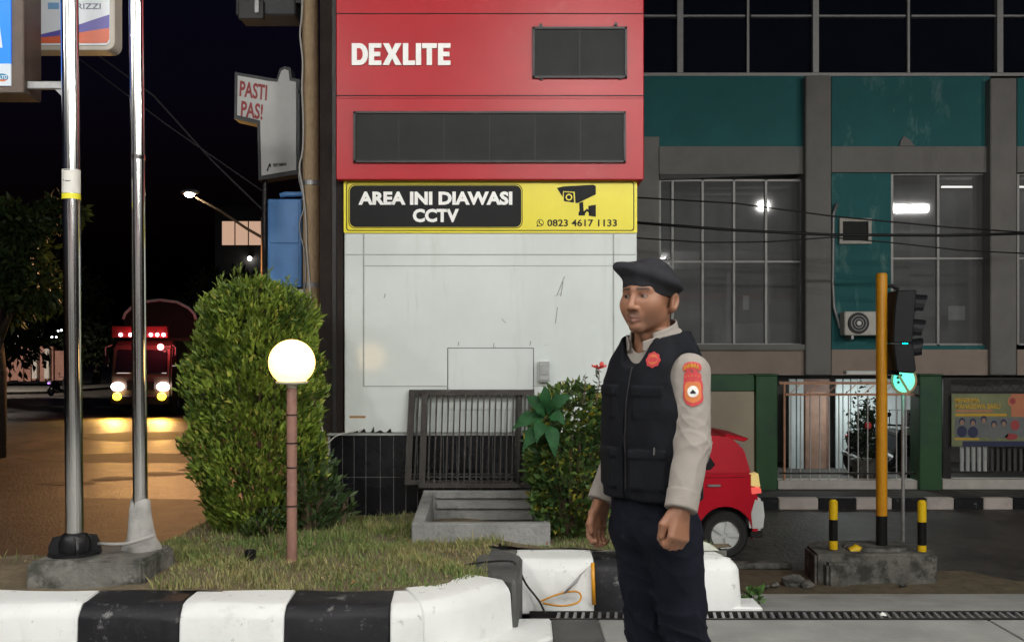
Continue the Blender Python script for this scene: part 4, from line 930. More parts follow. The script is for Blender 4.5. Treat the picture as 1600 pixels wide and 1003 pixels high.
for k in (-.86, .86):
    MB().ball((TX+k, Q-.12, zz(1.12)), (.25, .07, .17), 16, 9).build('headlight', m_hl, lo, smooth=True)
    MB().ball((TX+k*.98, Q-.22, zz(.76)), (.17, .05, .15), 14, 8).build('fog_light', m_fog, lo, smooth=True)
    lamp('SPOT', 'light', lo, (TX+k, Q-.35, zz(1.12)), 500, (1, .60, .25), .14, (R(84), 0, R(180-4)), 80, .7)
    lamp('SPOT', 'light', lo, (TX+k*.98, Q-.42, zz(.76)), 420, (1, .5, .02), .12, (R(76), 0, R(180)), 120, 1.)
    MB().tube([(TX+k*1.33, Q+.1, zz(2.7)), (TX+k*1.55, Q-.1, zz(2.6)), (TX+k*1.52, Q-.1, zz(1.95))], .025, 8).build('mirror_arm', m_gal, lo)
    box('mirror', m_lglass, lo, TX+k*1.52-.11, TX+k*1.52+.11, Q-.16, Q-.08, zz(1.9), zz(2.3), .02)
    for yy in (1.0, 5.6):
        w = MB().lathe([(.22, -.14), (.42, -.15), (.47, -.1), (.47, .1), (.42, .15), (.22, .14)], (TX+k*1.1, Q+yy, zz(.47)), 22, 'x', False).build('wheel', m_rubber, lo, smooth='auto')
        MB().lathe([(.05, -.12), (.24, -.1), (.24, .1), (.05, .12)], (TX+k*1.1, Q+yy, zz(.47)), 14, 'x').build('rim', m_gal, w)
box('cargo_bed', M('cargo_wood', (.11, .06, .035), .8, var=.3, scale=3), lo, TX-1.2, TX+1.2, Q+2.05, Q+7.5, zz(.95), zz(3.0), .03)
arch = [(TX+a, zz(h_)) for a, h_ in ((1.45, 3.0), (1.45, 3.70), (1.38, 3.92), (1.15, 4.15), (.7, 4.38), (0, 4.47), (-.7, 4.38), (-1.15, 4.15), (-1.38, 3.92), (-1.45, 3.70), (-1.45, 3.0))]
MB().prism(arch, 'y', Q+2.05, Q+7.5).build('tarpaulin', m_tarp, lo, smooth='auto')
MB().tube([(a, Q+2.0, b_+.03) for a, b_ in arch[1:-1]], .06, 8).build('tarp_hoop', M('pale_hoop', (.75, .70, .64), .5, var=.1), lo, smooth=True)

# second lamp of the same street, out of the picture on the left, beside the wall
sl2 = thing('street_lamp', 'street lamp beside the pinkish wall beyond the left edge', 'lamp', (-33.5, 56, ROAD))
MB().tube([(-33.5, 56, ROAD), (-33.5, 56, 5.6)], [.10, .07], 12).build('mast', m_mast, sl2, smooth=True)
MB().tube([(-33.5, 56, 5.6), (-32.9, 56, 6.0), (-31.6, 56, 6.2)], [.045, .04, .03], 8).build('arm', m_mast, sl2, smooth=True)
MB().ball((-31.4, 56, 6.2), (.30, .16, .09), 14, 8).build('head', m_gal, sl2, smooth=True)
lamp('SPOT', 'light', sl2, (-31.4, 56, 6.05), 5000, (1, .86, .74), .12, (0, 0, 0), 165, .5)

# ---------------------------------------------------------------- far pavement and kerb on the right
FK = 16.3
pv = MB().box(1.5, 40, FK+.15, 24, ROAD-.1, ROAD+.17).build('pavement', M('paving_dark', (.06, .055, .05), .85, var=.35, scale=3, bump=.4, bscale=30)); tag(pv, kind='structure')
m_kw2 = M('far_kerb_white', (.52, .46, .42), .7, var=.15, scale=4, stain=[((.2, .17, .14), 5., .58, .6)])
xs = [1.5, 2.6, X(1217, FK), X(1279, FK), X(1338, FK), X(1394, FK), X(1448, FK), X(1491, FK), X(1537, FK), X(1583, FK), X(1630, FK), X(1680, FK), X(1730, FK)]
for i in range(len(xs)-1):
    box('kerb_stone', m_kw2 if i % 2 == 0 else m_black, pv, xs[i]+.003, xs[i+1]-.003, FK, FK+.148, ROAD-.02, ROAD+.178, .012)

# ---------------------------------------------------------------- teal and grey building
BYF = 21.0
m_grey = M('facade_grey', (.235, .225, .21), .85, var=.14, scale=1.1, bump=.15, bscale=12, stain=[((.15, .14, .13), .8, .58, .5, (1, 1, .3))])
m_beige_lit = M('sill_beige_warm_lit', (.38, .30, .25), .85, var=.12, scale=1.4, bump=.15, bscale=12)  # sill beams: warm street lamp glow is put into the beige
m_teal = M('teal_paint', (.010, .135, .140), .7, var=.10, scale=1.4, bump=.1, bscale=9, stain=[((.02, .19, .19), 1.3, .62, .5)])
m_tealp = M('teal_peeling', (.010, .135, .140), .7, var=.10, scale=1.4, bump=.1, bscale=9, stain=[((.15, .30, .29), 1.7, .56, .75, (1.3, 1, .45)), ((.25, .34, .33), 4., .66, .5, (1.3, 1, .5))])
m_mull = M('mullion', (.36, .35, .34), .5, metal=.3, var=.1)
m_cglass = M('curtain_glass', (.008, .010, .016), .06, var=.2, scale=.6, spec=.5)
m_glass = glass('window_glass', (.92, .93, .93), .74, .03)
m_blind = M('interior_grey', (.42, .42, .42), .9, var=.2, scale=.8)
m_tube = EM('interior_tube', (1, .95, .9), 2.2)
bd = thing('office_building', 'teal and grey office building with large windows and dark glass upper floor', 'building', (X(1400, BYF), BYF, ROAD))
def fbx(nm, mat, a, b_, c, d, y0, y1, par=None, bev=0.0): return pbox(nm, mat, par or bd, a, b_, c, d, BYF+y0, BYF+y1, bev)
fbx('column', m_grey, 985, 1030, 214, 586, -.02, .6); fbx('column', m_grey, 1259, 1299, 118, 586, -.25, .6, None, .02); fbx('column', m_grey, 1548, 1589, 122, 586, -.25, .6, None, .02); fbx('column', m_grey, 1838, 1878, 122, 586, -.25, .6, None, .02)
fbx('teal_band', m_teal, 880, 1258.5, 118, 231, .0, .5); fbx('teal_band', m_tealp, 1299.5, 1547.5, 120, 230, .0, .5); fbx('teal_band', m_teal, 1589.5, 1837, 122, 230, .0, .5)
fbx('band_cap', m_mull, 880, 1880, 114, 119, -.04, .3)
fbx('beam', m_grey, 1030.5, 1258.5, 229, 272, -.06, .5); fbx('beam', m_grey, 1299.5, 1547.5, 229, 269.5, -.06, .5); fbx('beam', m_grey, 1589.5, 1837, 229, 269.5, -.06, .5)
# fallen render on the second band
MB().prism([(X(1404, BYF), Z(229, BYF)), (X(1428, BYF), Z(229, BYF)), (X(1420, BYF), Z(219, BYF)), (X(1411, BYF), Z(214, BYF)), (X(1407, BYF), Z(219, BYF))], 'y', BYF-.05, BYF).build('broken_render', m_grey, bd)
# sloping soffit wedge over the first window
MB().prism([(X(1030.5, BYF), Z(281, BYF)), (X(1030.5, BYF), Z(272.5, BYF)), (X(1258, BYF), Z(272.5, BYF))], 'y', BYF-.05, BYF+.3).build('soffit_wedge', m_dkmetal, bd)
fbx('sill_beam', m_beige_lit, 985, 1258.5, 546, 586, -.12, .5); fbx('sill_beam', m_beige_lit, 1299.5, 1547.5, 546, 586, -.12, .5); fbx('sill_beam', m_beige_lit, 1589.5, 1837, 546, 586, -.12, .5)
fbx('sill', m_grey, 1030.5, 1258.5, 538, 547, -.2, .3)
# windows
def window(xs_, ys_, lights=(), blind=True, yb=.14):
    w = fbx('window', m_blind, xs_[0], xs_[-1], ys_[0], ys_[-1], 1.4, 1.5)
    for i, a in enumerate(xs_):
        fbx('mullion', m_mull, a-1.8, a+1.8, ys_[0], ys_[-1], yb-.06, yb+.05, w)
    for j, c in enumerate(ys_):
        for i in range(len(xs_)-1): fbx('transom', m_mull, xs_[i]+1.9, xs_[i+1]-1.9, c-1.6, c+1.6, yb-.045, yb+.04, w)
    for i in range(len(xs_)-1):
        for j in range(len(ys_)-1):
            fbx('pane', m_glass, xs_[i]+1.9, xs_[i+1]-1.9, ys_[j]+1.7, ys_[j+1]-1.7, yb-.005, yb+.005, w)
    for a, b_, c in lights: fbx('ceiling_tube', m_tube, a, b_, c-1.2, c+1.2, 1.0, 1.05, w)
    return w
window([1031, 1051, 1098, 1147, 1197, 1253], [282, 409, 538])
window([1394, 1466, 1541], [272, 404, 538], [(1472, 1534, 292)])
window([1591, 1664, 1740], [272, 404, 538], [(1592, 1660, 292)])
# back walls and ceilings of the rooms behind the windows
for a, b_ in ((1030, 1258), (1394, 1546), (1590, 1760)): fbx('room_ceiling', m_blind, a, b_, 262, 270, .3, 1.4)
fbx('curtain', M('curtain_cloth', (.36, .35, .34), .9, var=.15, scale=2), 1396, 1422, 300, 530, .8, .9); fbx('curtain', M('curtain_cloth2', (.30, .29, .28), .9, var=.15, scale=2), 1150, 1194, 412, 534, .9, 1.0)
fbx('notice_paper', m_lwhite, 1482, 1508, 478, 500, .6, .61); fbx('notice_paper', m_lwhite, 1161, 1170, 462, 484, .5, .51); fbx('desk', m_blind, 1050, 1250, 505, 536, .7, 1.3)
# teal wall with the small window, duct and air conditioner
tw = fbx('teal_wall', m_tealp, 1299.5, 1392, 268.5, 546, .02, .5)
fbx('teal_sill', m_tealp, 1392.5, 1547, 540, 546, .0, .3)
for a in ((1312, 1362, 341, 346), (1312, 1362, 376, 381), (1312, 1317, 346, 376), (1357, 1362, 346, 376)): fbx('vent_frame', m_pillar, *a, -.06, .02, tw)
fbx('vent_pane', m_scr, 1317, 1357, 346, 376, -.01, .02, tw)
MB().tube([P(1308, 318, BYF-.06), P(1302, 335, BYF-.06), P(1301, 440, BYF-.06), P(1303, 480, BYF-.06), P(1312, 512, BYF-.06), P(1322, 514, BYF-.1)], .035, 8).build('hose', m_gal, tw, smooth=True)
ac = thing('air_conditioner', 'white air conditioner unit hanging on the teal wall behind the yellow pole', 'air conditioner', P(1360, 523, BYF-.4))
fbx('casing', M('ac_white', (.68, .64, .58), .6, var=.1), 1320, 1392, 486.5, 524, -.42, -.1, ac, .02)
acx, acz = X(1341, BYF-.42), Z(505, BYF-.42)
MB().lathe([(.01, -.03), (.205, -.03), (.215, -.01), (.215, .02), (.01, .02)], (acx, BYF-.43, acz), 26, 'y').build('fan_grille', m_dkmetal, ac, smooth='auto')
MB().lathe([(.005, -.02), (.045, -.015), (.05, .01)], (acx, BYF-.47, acz), 14, 'y').build('fan_hub', m_lwhite, ac)
for r_ in (.09, .15): MB().lathe([(r_-.006, -.006), (r_+.006, -.006), (r_+.006, .006), (r_-.006, .006), (r_-.006, -.006)], (acx, BYF-.466, acz), 22, 'y', False).build('grille_ring', m_gal, ac)
for a in (1330, 1380): fbx('bracket', m_gal, a, a+4, 524, 530, -.4, .02, ac)
# dark curtain glass upstairs
fbx('upper_wall', m_dkwall, 880, 1880, -330, 113.8, .35, 3.0)
cg = []
vx = [885, 1063, 1169, 1275, 1420, 1563, 1707, 1850]; hy = [113.5, 25, -95, -215, -320]
for i in range(len(vx)-1):
    for j in range(len(hy)-1): fbx('glass_panel', m_cglass, vx[i]+1.5, vx[i+1]-1.5, hy[j+1]+1.2, hy[j]-1.2, .18, .2)
for i, a in enumerate(vx): w = 4.6 if i in (1, 3, 5, 7) else 1.8; fbx('glass_mullion', m_mull, a-w, a+w, -322, 113.5, .05 if w > 2 else .1, .22)
for c in hy[1:]:
    for i in range(len(vx)-1): fbx('glass_transom', m_mull, vx[i]+4.7, vx[i+1]-4.7, c-1.4, c+1.4, .11, .21)
# ground floor behind the fence
GW = 20.4
m_corr = M('corrugated', (.40, .44, .44), .6, var=.12, scale=2, bump=.1); m_door = M('door_brown', (.14, .075, .055), .6, var=.25, scale=4, stain=[((.08, .04, .03), 3., .55, .6, (3, 1, .2))])
fbx('ground_wall', m_dkwall, 985, 1880, 560, 790, .55, .9)
def gbx(nm, mat, a, b_, c, d, y0=0, y1=.1, par=None, bev=0): return pbox(nm, mat, par or bd, a, b_, c, d, GW+y0, GW+y1, bev)
a = 1232
while a < 1434:
    if not (1250 <= a < 1296) and not (1346 <= a < 1366) and not (1404 < a < 1432): gbx('cladding_panel', m_corr, a+.5, a+11.5, 592, 748, 0, .06, None, .012)
    a += 12.2
gbx('wall_head', m_corr, 1340, 1434, 592, 640, -.02, .06)
gd = gbx('door', m_door, 1250, 1296, 592, 746, .02, .1)
for a in ((1258, 1291, 612, 735),): gbx('door_panel', M('door_board', (.24, .14, .10), .6, var=.25, scale=5, stain=[((.12, .06, .045), 4., .55, .7, (3, 1, .2))]), *a, -.01, .02, gd, .01)
lamp_g = thing('porch_lamp', 'fluorescent porch lamp under the beam above the motor scooters', 'lamp', (X(1345, 19.4), 19.4, Z(588, 19.4)))
box('housing', m_lwhite, lamp_g, X(1320, 19.4), X(1370, 19.4), 19.3, 19.5, Z(586, 19.4)+.02, Z(586, 19.4)+.08)
lamp('AREA', 'light', lamp_g, (X(1345, 19.4), 19.4, Z(586, 19.4)), 45, (.9, 1, .98), .5)

# ---------------------------------------------------------------- green gate posts, railing, panels
FY = 17.3; PVZ = ROAD + .17
m_green = M('green_paint', (.022, .085, .028), .55, var=.15, scale=2, stain=[((.012, .05, .035), 1.2, .55, .6)])
def gpost(label, a, b_, c):
    t = thing('gate_post', label, 'post', (X((a+b_)/2, FY), FY, PVZ))
    box('shaft', m_green, t, X(a, FY), X(b_, FY), FY, FY+.42, PVZ-.02, Z(c, FY), .012)
    box('cap', m_green, t, X(a-1.5, FY), X(b_+1.5, FY), FY-.02, FY+.44, Z(c, FY)+.001, Z(c-2.4, FY), .006)
gpost('green square gate post behind the red car', 1181, 1215, 587); gpost('green square gate post right of the traffic light', 1437, 1472, 587)
gp_ = thing('green_gantry', 'green beam and beige board between building and red car', 'board', (X(1140, FY), FY, PVZ))
box('beam', m_green, gp_, X(1060, FY), X(1180.5, FY), FY+.05, FY+.3, Z(611, FY), Z(585, FY), .01)
box('board', M('board_beige', (.42, .35, .26), .75, var=.08, scale=1.5), gp_, X(1060, FY), X(1178, FY), FY-.02, FY+.04, Z(760, FY), Z(611.5, FY), .008)
rl = thing('railing', 'white metal railing with rusty top rails between the two green posts', 'railing', (X(1320, FY), FY+.2, PVZ))
m_rail = M('rail_rust', (.50, .25, .15), .6, var=.2, scale=6); m_bar = M('rail_grey', (.42, .42, .41), .6, var=.15, scale=8)
RYF = FY+.2
def rb_(nm, mat, a, b_, c, d, y0=0, y1=.03, par=None): return pbox(nm, mat, par or rl, a, b_, c, d, RYF+y0, RYF+y1)
rb_('ledge', m_pillar, 1216, 1436, 750.5, 764, -.1, .2); rb_('top_rail', m_rail, 1218, 1436, 596.5, 600.5, 0, .05); rb_('second_rail', m_rail, 1226, 1436, 614.5, 618, 0, .05); rb_('bottom_rail', m_dkmetal, 1218, 1436, 738, 740.5, 0, .04)
rb_('end_post', m_rail, 1224.5, 1227.5, 600.6, 750, 0, .05)
for k in range(14):
    a = 1236 + k*15.0
    if a < 1434: rb_('bar', m_bar, a-.8, a+.8, 618.1, 750, .01, .028)
for k in range(7):
    a = 1234 + k*29
    MB().hexa([P(a, 614, RYF+.01), P(a+2, 614, RYF+.01), P(a+17, 601, RYF+.01), P(a+15, 601, RYF+.01), P(a, 614, RYF+.03), P(a+2, 614, RYF+.03), P(a+17, 601, RYF+.03), P(a+15, 601, RYF+.03)]).build('brace', m_rail, rl)
# right-hand gate frame, ledge and college banner
gt = thing('lattice_gate', 'dark metal gate with lattice top behind the banner', 'gate', (X(1540, FY), FY+.3, PVZ))
def gb_(nm, mat, a, b_, c, d, y0=.25, y1=.3, par=None): return pbox(nm, mat, par or gt, a, b_, c, d, FY+y0, FY+y1)
gb_('ledge', m_pillar, 1473, 1680, 749, 768, .1, .4); gb_('stile', m_dkmetal, 1474, 1486, 590, 748); gb_('top_rail', m_dkmetal, 1486, 1680, 590, 594); gb_('mid_rail', m_dkmetal, 1486, 1680, 611, 615)
for k in range(10):
    a = 1508 + k*16
    for s in (0, 1):
        q = [(a, 611), (a+14, 594)] if s == 0 else [(a, 594), (a+14, 611)]
        MB().hexa([P(q[0][0]-1, q[0][1], FY+.26+s*.02), P(q[0][0]+1, q[0][1], FY+.26+s*.02), P(q[1][0]+1, q[1][1], FY+.26+s*.02), P(q[1][0]-1, q[1][1], FY+.26+s*.02), P(q[0][0]-1, q[0][1], FY+.275+s*.02), P(q[0][0]+1, q[0][1], FY+.275+s*.02), P(q[1][0]+1, q[1][1], FY+.275+s*.02), P(q[1][0]-1, q[1][1], FY+.275+s*.02)]).build('lattice_bar', m_dkmetal, gt)
for k in range(16): a = 1502 + k*9; gb_('bar', m_dkmetal if k > 4 else m_bar, a, a+(2 if k > 4 else 4), 698, 736)
gb_('bottom_rail', m_dkmetal, 1486, 1680, 736, 739)
gb_('sheet', m_dkwall, 1545, 1680, 698, 736, .32, .34)
bn = thing('college_banner', 'printed banner announcing new student enrolment tied to the dark gate', 'banner', (X(1560, FY), FY, Z(697, FY)))
NYB = FY+.18
m_bng = M('banner_green', (.20, .22, .11), .6, var=.2, scale=3); m_bno = M('banner_orange', (.55, .20, .10), .6, var=.06); m_bny = M('banner_yellow', (.62, .36, .03), .6, var=.05); m_bnb = M('banner_navy', (.03, .035, .09), .6, var=.1); m_bng2 = M('banner_grey', (.16, .17, .17), .6, var=.2, scale=4); m_skin2 = M('print_skin', (.36, .22, .15), .7, var=.1); m_bnr = M('banner_red', (.38, .06, .06), .6, var=.1)
def nb_(nm, mat, a, b_, c, d, y0, y1, par): return pbox(nm, mat, par, a, b_, c, d, NYB+y0, NYB+y1)
sh_ = nb_('sheet', m_bng, bn and 1487, 1690, 615, 697, 0, .012, bn)
nb_('orange_field', m_bno, 1580, 1690, 615, 651, -.003, 0, sh_); nb_('grey_field', m_bng2, 1492, 1690, 652, 683, -.003, 0, sh_); nb_('navy_strip', m_bnb, 1504, 1690, 689, 697, -.003, 0, sh_); nb_('yellow_strip', m_bny, 1492, 1530, 684, 687, -.003, 0, sh_); nb_('orange_strip', m_bno, 1493, 1551, 640.5, 643.5, -.003, 0, sh_); nb_('yellow_strip', m_bny, 1493, 1573, 646, 650, -.003, 0, sh_)
ptxt('MENERIMA', m_bny, sh_, 1492, 1531, 621.5, 629, NYB, depth=.004, bold=.03); ptxt('MAHASISWA BARU', m_bny, sh_, 1493, 1563, 630.5, 639, NYB, depth=.004, bold=.03)
def disc(mat, cx_, cy_, rx, ry, d, nm): MB().prism([(X(a, NYB), Z(b_, NYB)) for a, b_ in circ(cx_, cy_, rx, 18, ry)], 'y', NYB-d, NYB-.001).build(nm, mat, sh_)
disc(m_bno, 1582, 627, 7.5, 8.5, .005, 'emblem'); disc(m_bnr, 1582, 626.5, 4.5, 5, .007, 'emblem')
for (a, b_) in ((1503, 660), (1520, 661), (1537, 657), (1553, 664), (1568, 662)):
    disc(m_bnb, a, b_-2, 4.8, 5.5, .005, 'printed_figure'); disc(m_skin2, a, b_, 3.2, 4, .007, 'printed_figure'); disc(m_bnb if a < 1530 else m_bng2, a, b_+14, 8, 9, .006, 'printed_figure')
disc(m_bnr, 1586, 664, 7, 8, .005, 'printed_figure'); disc(m_bnr, 1580, 682, 10, 5, .006, 'printed_figure')
# parked scooters and potted plant behind the railing
scooter('motor_scooter', 'black motor scooter parked behind the railing left of the yellow pole', (X(1378, 18.9), 18.9, PVZ), R(-60), m_bikeblk)
scooter('motor_scooter', 'black motor scooter with pale side parked behind the railing right of the yellow pole', (X(1424, 19.3), 19.3, PVZ), R(-75), m_bikeblk)
fl = thing('potted_plant', 'dark bushy potted plant with a red bloom behind the railing', 'plant', (X(1352, 18.4), 18.4, PVZ))
MB().lathe([(.14, 0), (.2, .02), (.24, .38), (.26, .4), (.22, .4), (.2, .3)], (X(1352, 18.4), 18.4, PVZ), 18).build('pot', m_old, fl, smooth='auto')
rs = np.random.default_rng(5); pts = np.array([[X(1352, 18.4), 18.4, PVZ+.95]]) + rs.normal(0, 1, (520, 3))*np.array([.14, .13, .30]); pts = pts[pts[:, 2] > PVZ+.3]
leaf_mesh('leaves', pts, rs.normal(0, 1, (len(pts), 3)), .10, .05, np.tile([.02, .035, .018], (len(pts), 1)), m_leaf, fl)
MB().ball((X(1353, 18.3), 18.2, Z(664, 18.3)), (.07, .06, .07), 12, 8).build('bloom', m_flower, fl, smooth=True)
# cables in front of the building
m_wire = M('wire_black', (.010, .010, .010), .6, var=0)
for lab, pts, r_ in (('upper thin overhead wire crossing in front of the office windows', ((980, 308), (1150, 318), (1300, 338), (1480, 355), (1640, 366)), .014), ('thick overhead wire crossing in front of the office windows', ((980, 347), (1150, 360), (1300, 367), (1480, 368), (1640, 364)), .026), ('lower thin overhead wire crossing in front of the office windows', ((980, 371), (1100, 379), (1200, 378), (1300, 371), (1400, 380), (1500, 391), (1640, 398)), .012)):
    w = thing('overhead_wire', lab, 'wire', P(1300, 360, 18.0))
    MB().tube([P(a, b_, 18.0) for a, b_ in pts], r_, 6).build('strand', m_wire, w, smooth=True)
for lab, pts, r_ in (('faint overhead wire sagging above the left street', ((130, 70), (240, 150), (330, 250), (412, 330)), .014), ('second faint overhead wire above the left street', ((120, 90), (260, 195), (412, 300)), .010)):
    w = thing('overhead_wire', lab, 'wire', P(240, 150, 15.0)); MB().tube([P(a, b_, 15.0) for a, b_ in pts], r_, 6).build('strand', M('wire_grey', (.05, .05, .055), .6, var=0), w, smooth=True)

# ---------------------------------------------------------------- traffic light on its plinth
SYL = 11.1
tp = thing('traffic_plinth', 'rough broken concrete plinth carrying the traffic light and bollards', 'plinth', (X(1372, SYL), 11.5, ROAD))
zt = Z(868, SYL)
mb = MB(); n = 15; top = []; 
pts = [(X(1274, SYL), 11.10), (X(1320, SYL), 11.06), (X(1380, SYL), 11.1), (X(1430, SYL), 11.08), (X(1466, SYL), 11.12), (X(1471, SYL), 11.3), (X(1462, SYL), 11.8), (X(1400, SYL), 11.92), (X(1300, SYL), 11.86), (X(1278, SYL), 11.6)]
mb.prism(pts, 'z', ROAD-.05, zt+.02).build('block', m_old, tp, bevel=.03, seg=2)
MB().prism([(X(1288, SYL), 10.98), (X(1322, SYL), 10.97), (X(1328, SYL), 11.2), (X(1284, SYL), 11.2)], 'z', ROAD-.05, zt-.06).build('broken_corner', m_old, tp, bevel=.03, seg=2)
MB().prism(circ(X(1385, SYL), 11.45, .36, 14, .26), 'z', zt, zt+.05).build('pole_footing', m_old, tp, bevel=.02)
# chunk with yellow paint on the plinth
yc = thing('painted_stump', 'short broken yellow stump on the plinth left of the yellow pole', 'stump', P(1337, 858, 11.3))
MB().tube([P(1329, 862, 11.3), P(1337, 857, 11.3), P(1347, 861, 11.3)], [.05, .055, .04], 10).build('stump', m_ylw2, yc, smooth='auto')
TLY = 11.45
tl = thing('traffic_light', 'yellow pole traffic light with a tilted black signal head turned right', 'traffic light', (X(1377, TLY), TLY, zt))
tx = X(1377.5, TLY); r_ = 8.5/F*TLY
MB().tube([(tx, TLY, zt-.02), (tx, TLY, Z(805, TLY))], r_*1.01, 24).build('pole_foot', m_blkpaint, tl, smooth='auto')
MB().tube([(tx, TLY, Z(805, TLY)), (tx, TLY, Z(429, TLY))], r_, 24).build('pole', m_yellow, tl, smooth='auto')
MB().lathe([(r_*.98, 0), (r_*.8, .015), (.0, .02)], (tx, TLY, Z(429, TLY)), 24).build('pole_cap', m_yellow, tl, smooth='auto')
m_head = M('signal_black', (.012, .013, .015), .5, spec=.25, var=.2, scale=8)
HYL = TLY-.02
def head_part(nm, pts_top, y0, y1): return MB().prism([(X(a, HYL), Z(b_, HYL)) for a, b_ in pts_top], 'y', y0, y1).build(nm, m_head, tl, bevel=.012)
head_part('signal_housing', [(1395, 455), (1425, 454), (1418, 536), (1388, 536), (1391, 480)], HYL-.14, HYL+.16)
head_part('signal_housing', [(1388, 537), (1419, 537), (1424, 578), (1420, 583), (1394, 580)], HYL-.145, HYL+.155)
for (cx_, cy_, ang) in ((1424, 476, -4), (1421, 514, -6), (1420, 547, 18)):
    c = P(cx_, cy_, HYL); d = Vector((math.cos(R(ang)), -.0, math.sin(R(-ang))*-1 if ang < 0 else -math.sin(R(ang))*-.4)).normalized(); u = Vector((-d.z, 0, d.x)); w = Vector((0, 1, 0))
    vs = []; fs = []; m_ = 13
    for k in range(m_):
        a = R(-35 + 250*k/(m_-1)); rad = u*math.sin(a)*.118 + w*math.cos(a)*.118; ln_ = .10 + .06*max(0, math.sin(a))
        vs += [c - d*.03 + rad, c + d*ln_ + rad, c + d*ln_ + rad*.93, c - d*.03 + rad*.93]
    for k in range(m_-1):
        a = k*4; b_ = a+4; fs += [(a, b_, b_+1, a+1), (a+1, b_+1, b_+2, a+2), (a+2, b_+2, b_+3, a+3), (a+3, b_+3, b_, a)]
    MB().add(vs, fs).build('visor', m_head, tl)
    lens = EM('green_lens', (.0, 1., .62), 14) if cy_ == 547 else M('dark_lens', (.05, .01, .01), .2, var=0)
    MB().tube([c - d*.035, c - d*.005], .105, 18).build('lens', lens, tl)
for pa, pb in (((1384, 447), (1404, 452)), ((1384, 582), (1404, 584))): MB().tube([P(pa[0], pa[1], TLY), P((pa[0]+pb[0])/2, pa[1], TLY), P(pb[0], pb[1], TLY)], .022, 8).build('bracket', m_head, tl)
# round sign right behind the signal head
RSY = 12.0
rs_ = thing('round_road_sign', 'round road sign on a thin grey post lit green by the signal', 'sign', (X(1413, RSY), RSY, ROAD))
c = P(1412.5, 594, RSY); k = 1/F*RSY
MB().prism([(c.x+20.5*k*math.cos(a), c.z+22.5*k*math.sin(a)) for a in np.linspace(0, 2*math.pi, 33)[:-1]], 'y', RSY, RSY+.012).build('rim', M('sign_rim_red', (.40, .07, .04), .5, var=.1), rs_)
fc_ = MB().prism([(c.x+17*k*math.cos(a), c.z+19*k*math.sin(a)) for a in np.linspace(0, 2*math.pi, 33)[:-1]], 'y', RSY-.004, RSY).build('face', M('sign_pale', (.55, .60, .60), .4, var=.05), rs_)
MB().hexa([(c.x-14*k, RSY-.008, c.z+13*k), (c.x-11*k, RSY-.008, c.z+16*k), (c.x+8*k, RSY-.008, c.z-16.5*k), (c.x+5*k, RSY-.008, c.z-18*k), (c.x-14*k, RSY-.004, c.z+13*k), (c.x-11*k, RSY-.004, c.z+16*k), (c.x+8*k, RSY-.004, c.z-16.5*k), (c.x+5*k, RSY-.004, c.z-18*k)]).build('slash', M('sign_slash', (.33, .08, .05), .5, var=.1), fc_)
for a, b_ in ((-10, -4), (-5, -8), (-9, 3)): MB().prism(circ(c.x+a*k, c.z-b_*k, 2.2*k, 10), 'y', RSY-.007, RSY-.004).build('mark', m_lblack, fc_)
MB().tube([(c.x, RSY+.03, ROAD), (c.x, RSY+.03, c.z+.15)], .02, 10).build('post', m_gal, rs_)
gcol = P(1424, 556, HYL)
lamp('SPOT', 'light', tl, (gcol.x+.02, HYL+.06, gcol.z-.10), 30, (.0, 1., .62), .05, (R(80), 0, R(8)), 95, .6)
# bollards
def bollard(label, px_, pt, pb, Y):
    t = thing('bollard', label, 'bollard', (X(px_, Y), Y, Z(pb, Y)), 'bollards on the plinth'); r_ = 6.7/F*Y; z0, z1 = Z(pb, Y), Z(pt, Y); x = X(px_, Y)
    MB().tube([(x, Y, z0-.03), (x, Y, z0+(z1-z0)*.13)], r_, 18).build('foot_band', m_ylw2, t, smooth='auto')
    MB().tube([(x, Y, z0+(z1-z0)*.13), (x, Y, z0+(z1-z0)*.60)], r_, 18).build('black_band', m_blkpaint, t, smooth='auto')
    MB().tube([(x, Y, z0+(z1-z0)*.60), (x, Y, z1)], r_, 18).build('yellow_band', m_ylw2, t, smooth='auto')
    MB().lathe([(r_*.96, 0), (r_*.6, .02), (0, .024)], (x, Y, z1), 18).build('cap', m_ylw2, t, smooth='auto')
bollard('yellow and black bollard left of the traffic light pole', 1302, 783, 853, 11.35); bollard('yellow and black bollard right of the traffic light pole', 1440.5, 784, 861, 11.25)
# stones
def stone(label, px_, py_, r_, seed, Y):
    rs = np.random.default_rng(seed); c = P(px_, py_, Y); bm = bmesh.new(); bmesh.ops.create_icosphere(bm, subdivisions=2, radius=1)
    for v in bm.verts:
        q = np.array([v.co]); s = 1 + .25*vnoise(q, 2.1, seed)[0] + .08*rs.normal(); v.co = Vector((c.x + v.co.x*r_*1.2*s, c.y + v.co.y*r_*s, c.z + v.co.z*r_*.8*s))
    me = bpy.data.meshes.new('stone'); bm.to_mesh(me); bm.free(); me.materials.append(m_old); o = bpy.data.objects.new('stone', me); col.objects.link(o); tag(o, label, 'stone', 'stones in the gutter')
stone('rounded brown stone left of the traffic plinth in the gutter', 1239, 909, .10, 1, 11.0); stone('small grey stone beside the traffic plinth', 1262, 913, .06, 2, 10.9); stone('small stone in the gutter near the kerb end', 1212, 913, .04, 3, 10.9); stone('tiny pale stone in front of the traffic plinth', 1410, 913, .035, 4, 10.9); stone('tiny stone near the weed', 1198, 916, .03, 5, 10.8)
lt = thing('paper_scrap', 'small white paper scrap lying on the drain grating', 'litter', P(1380, 962, 5.68))
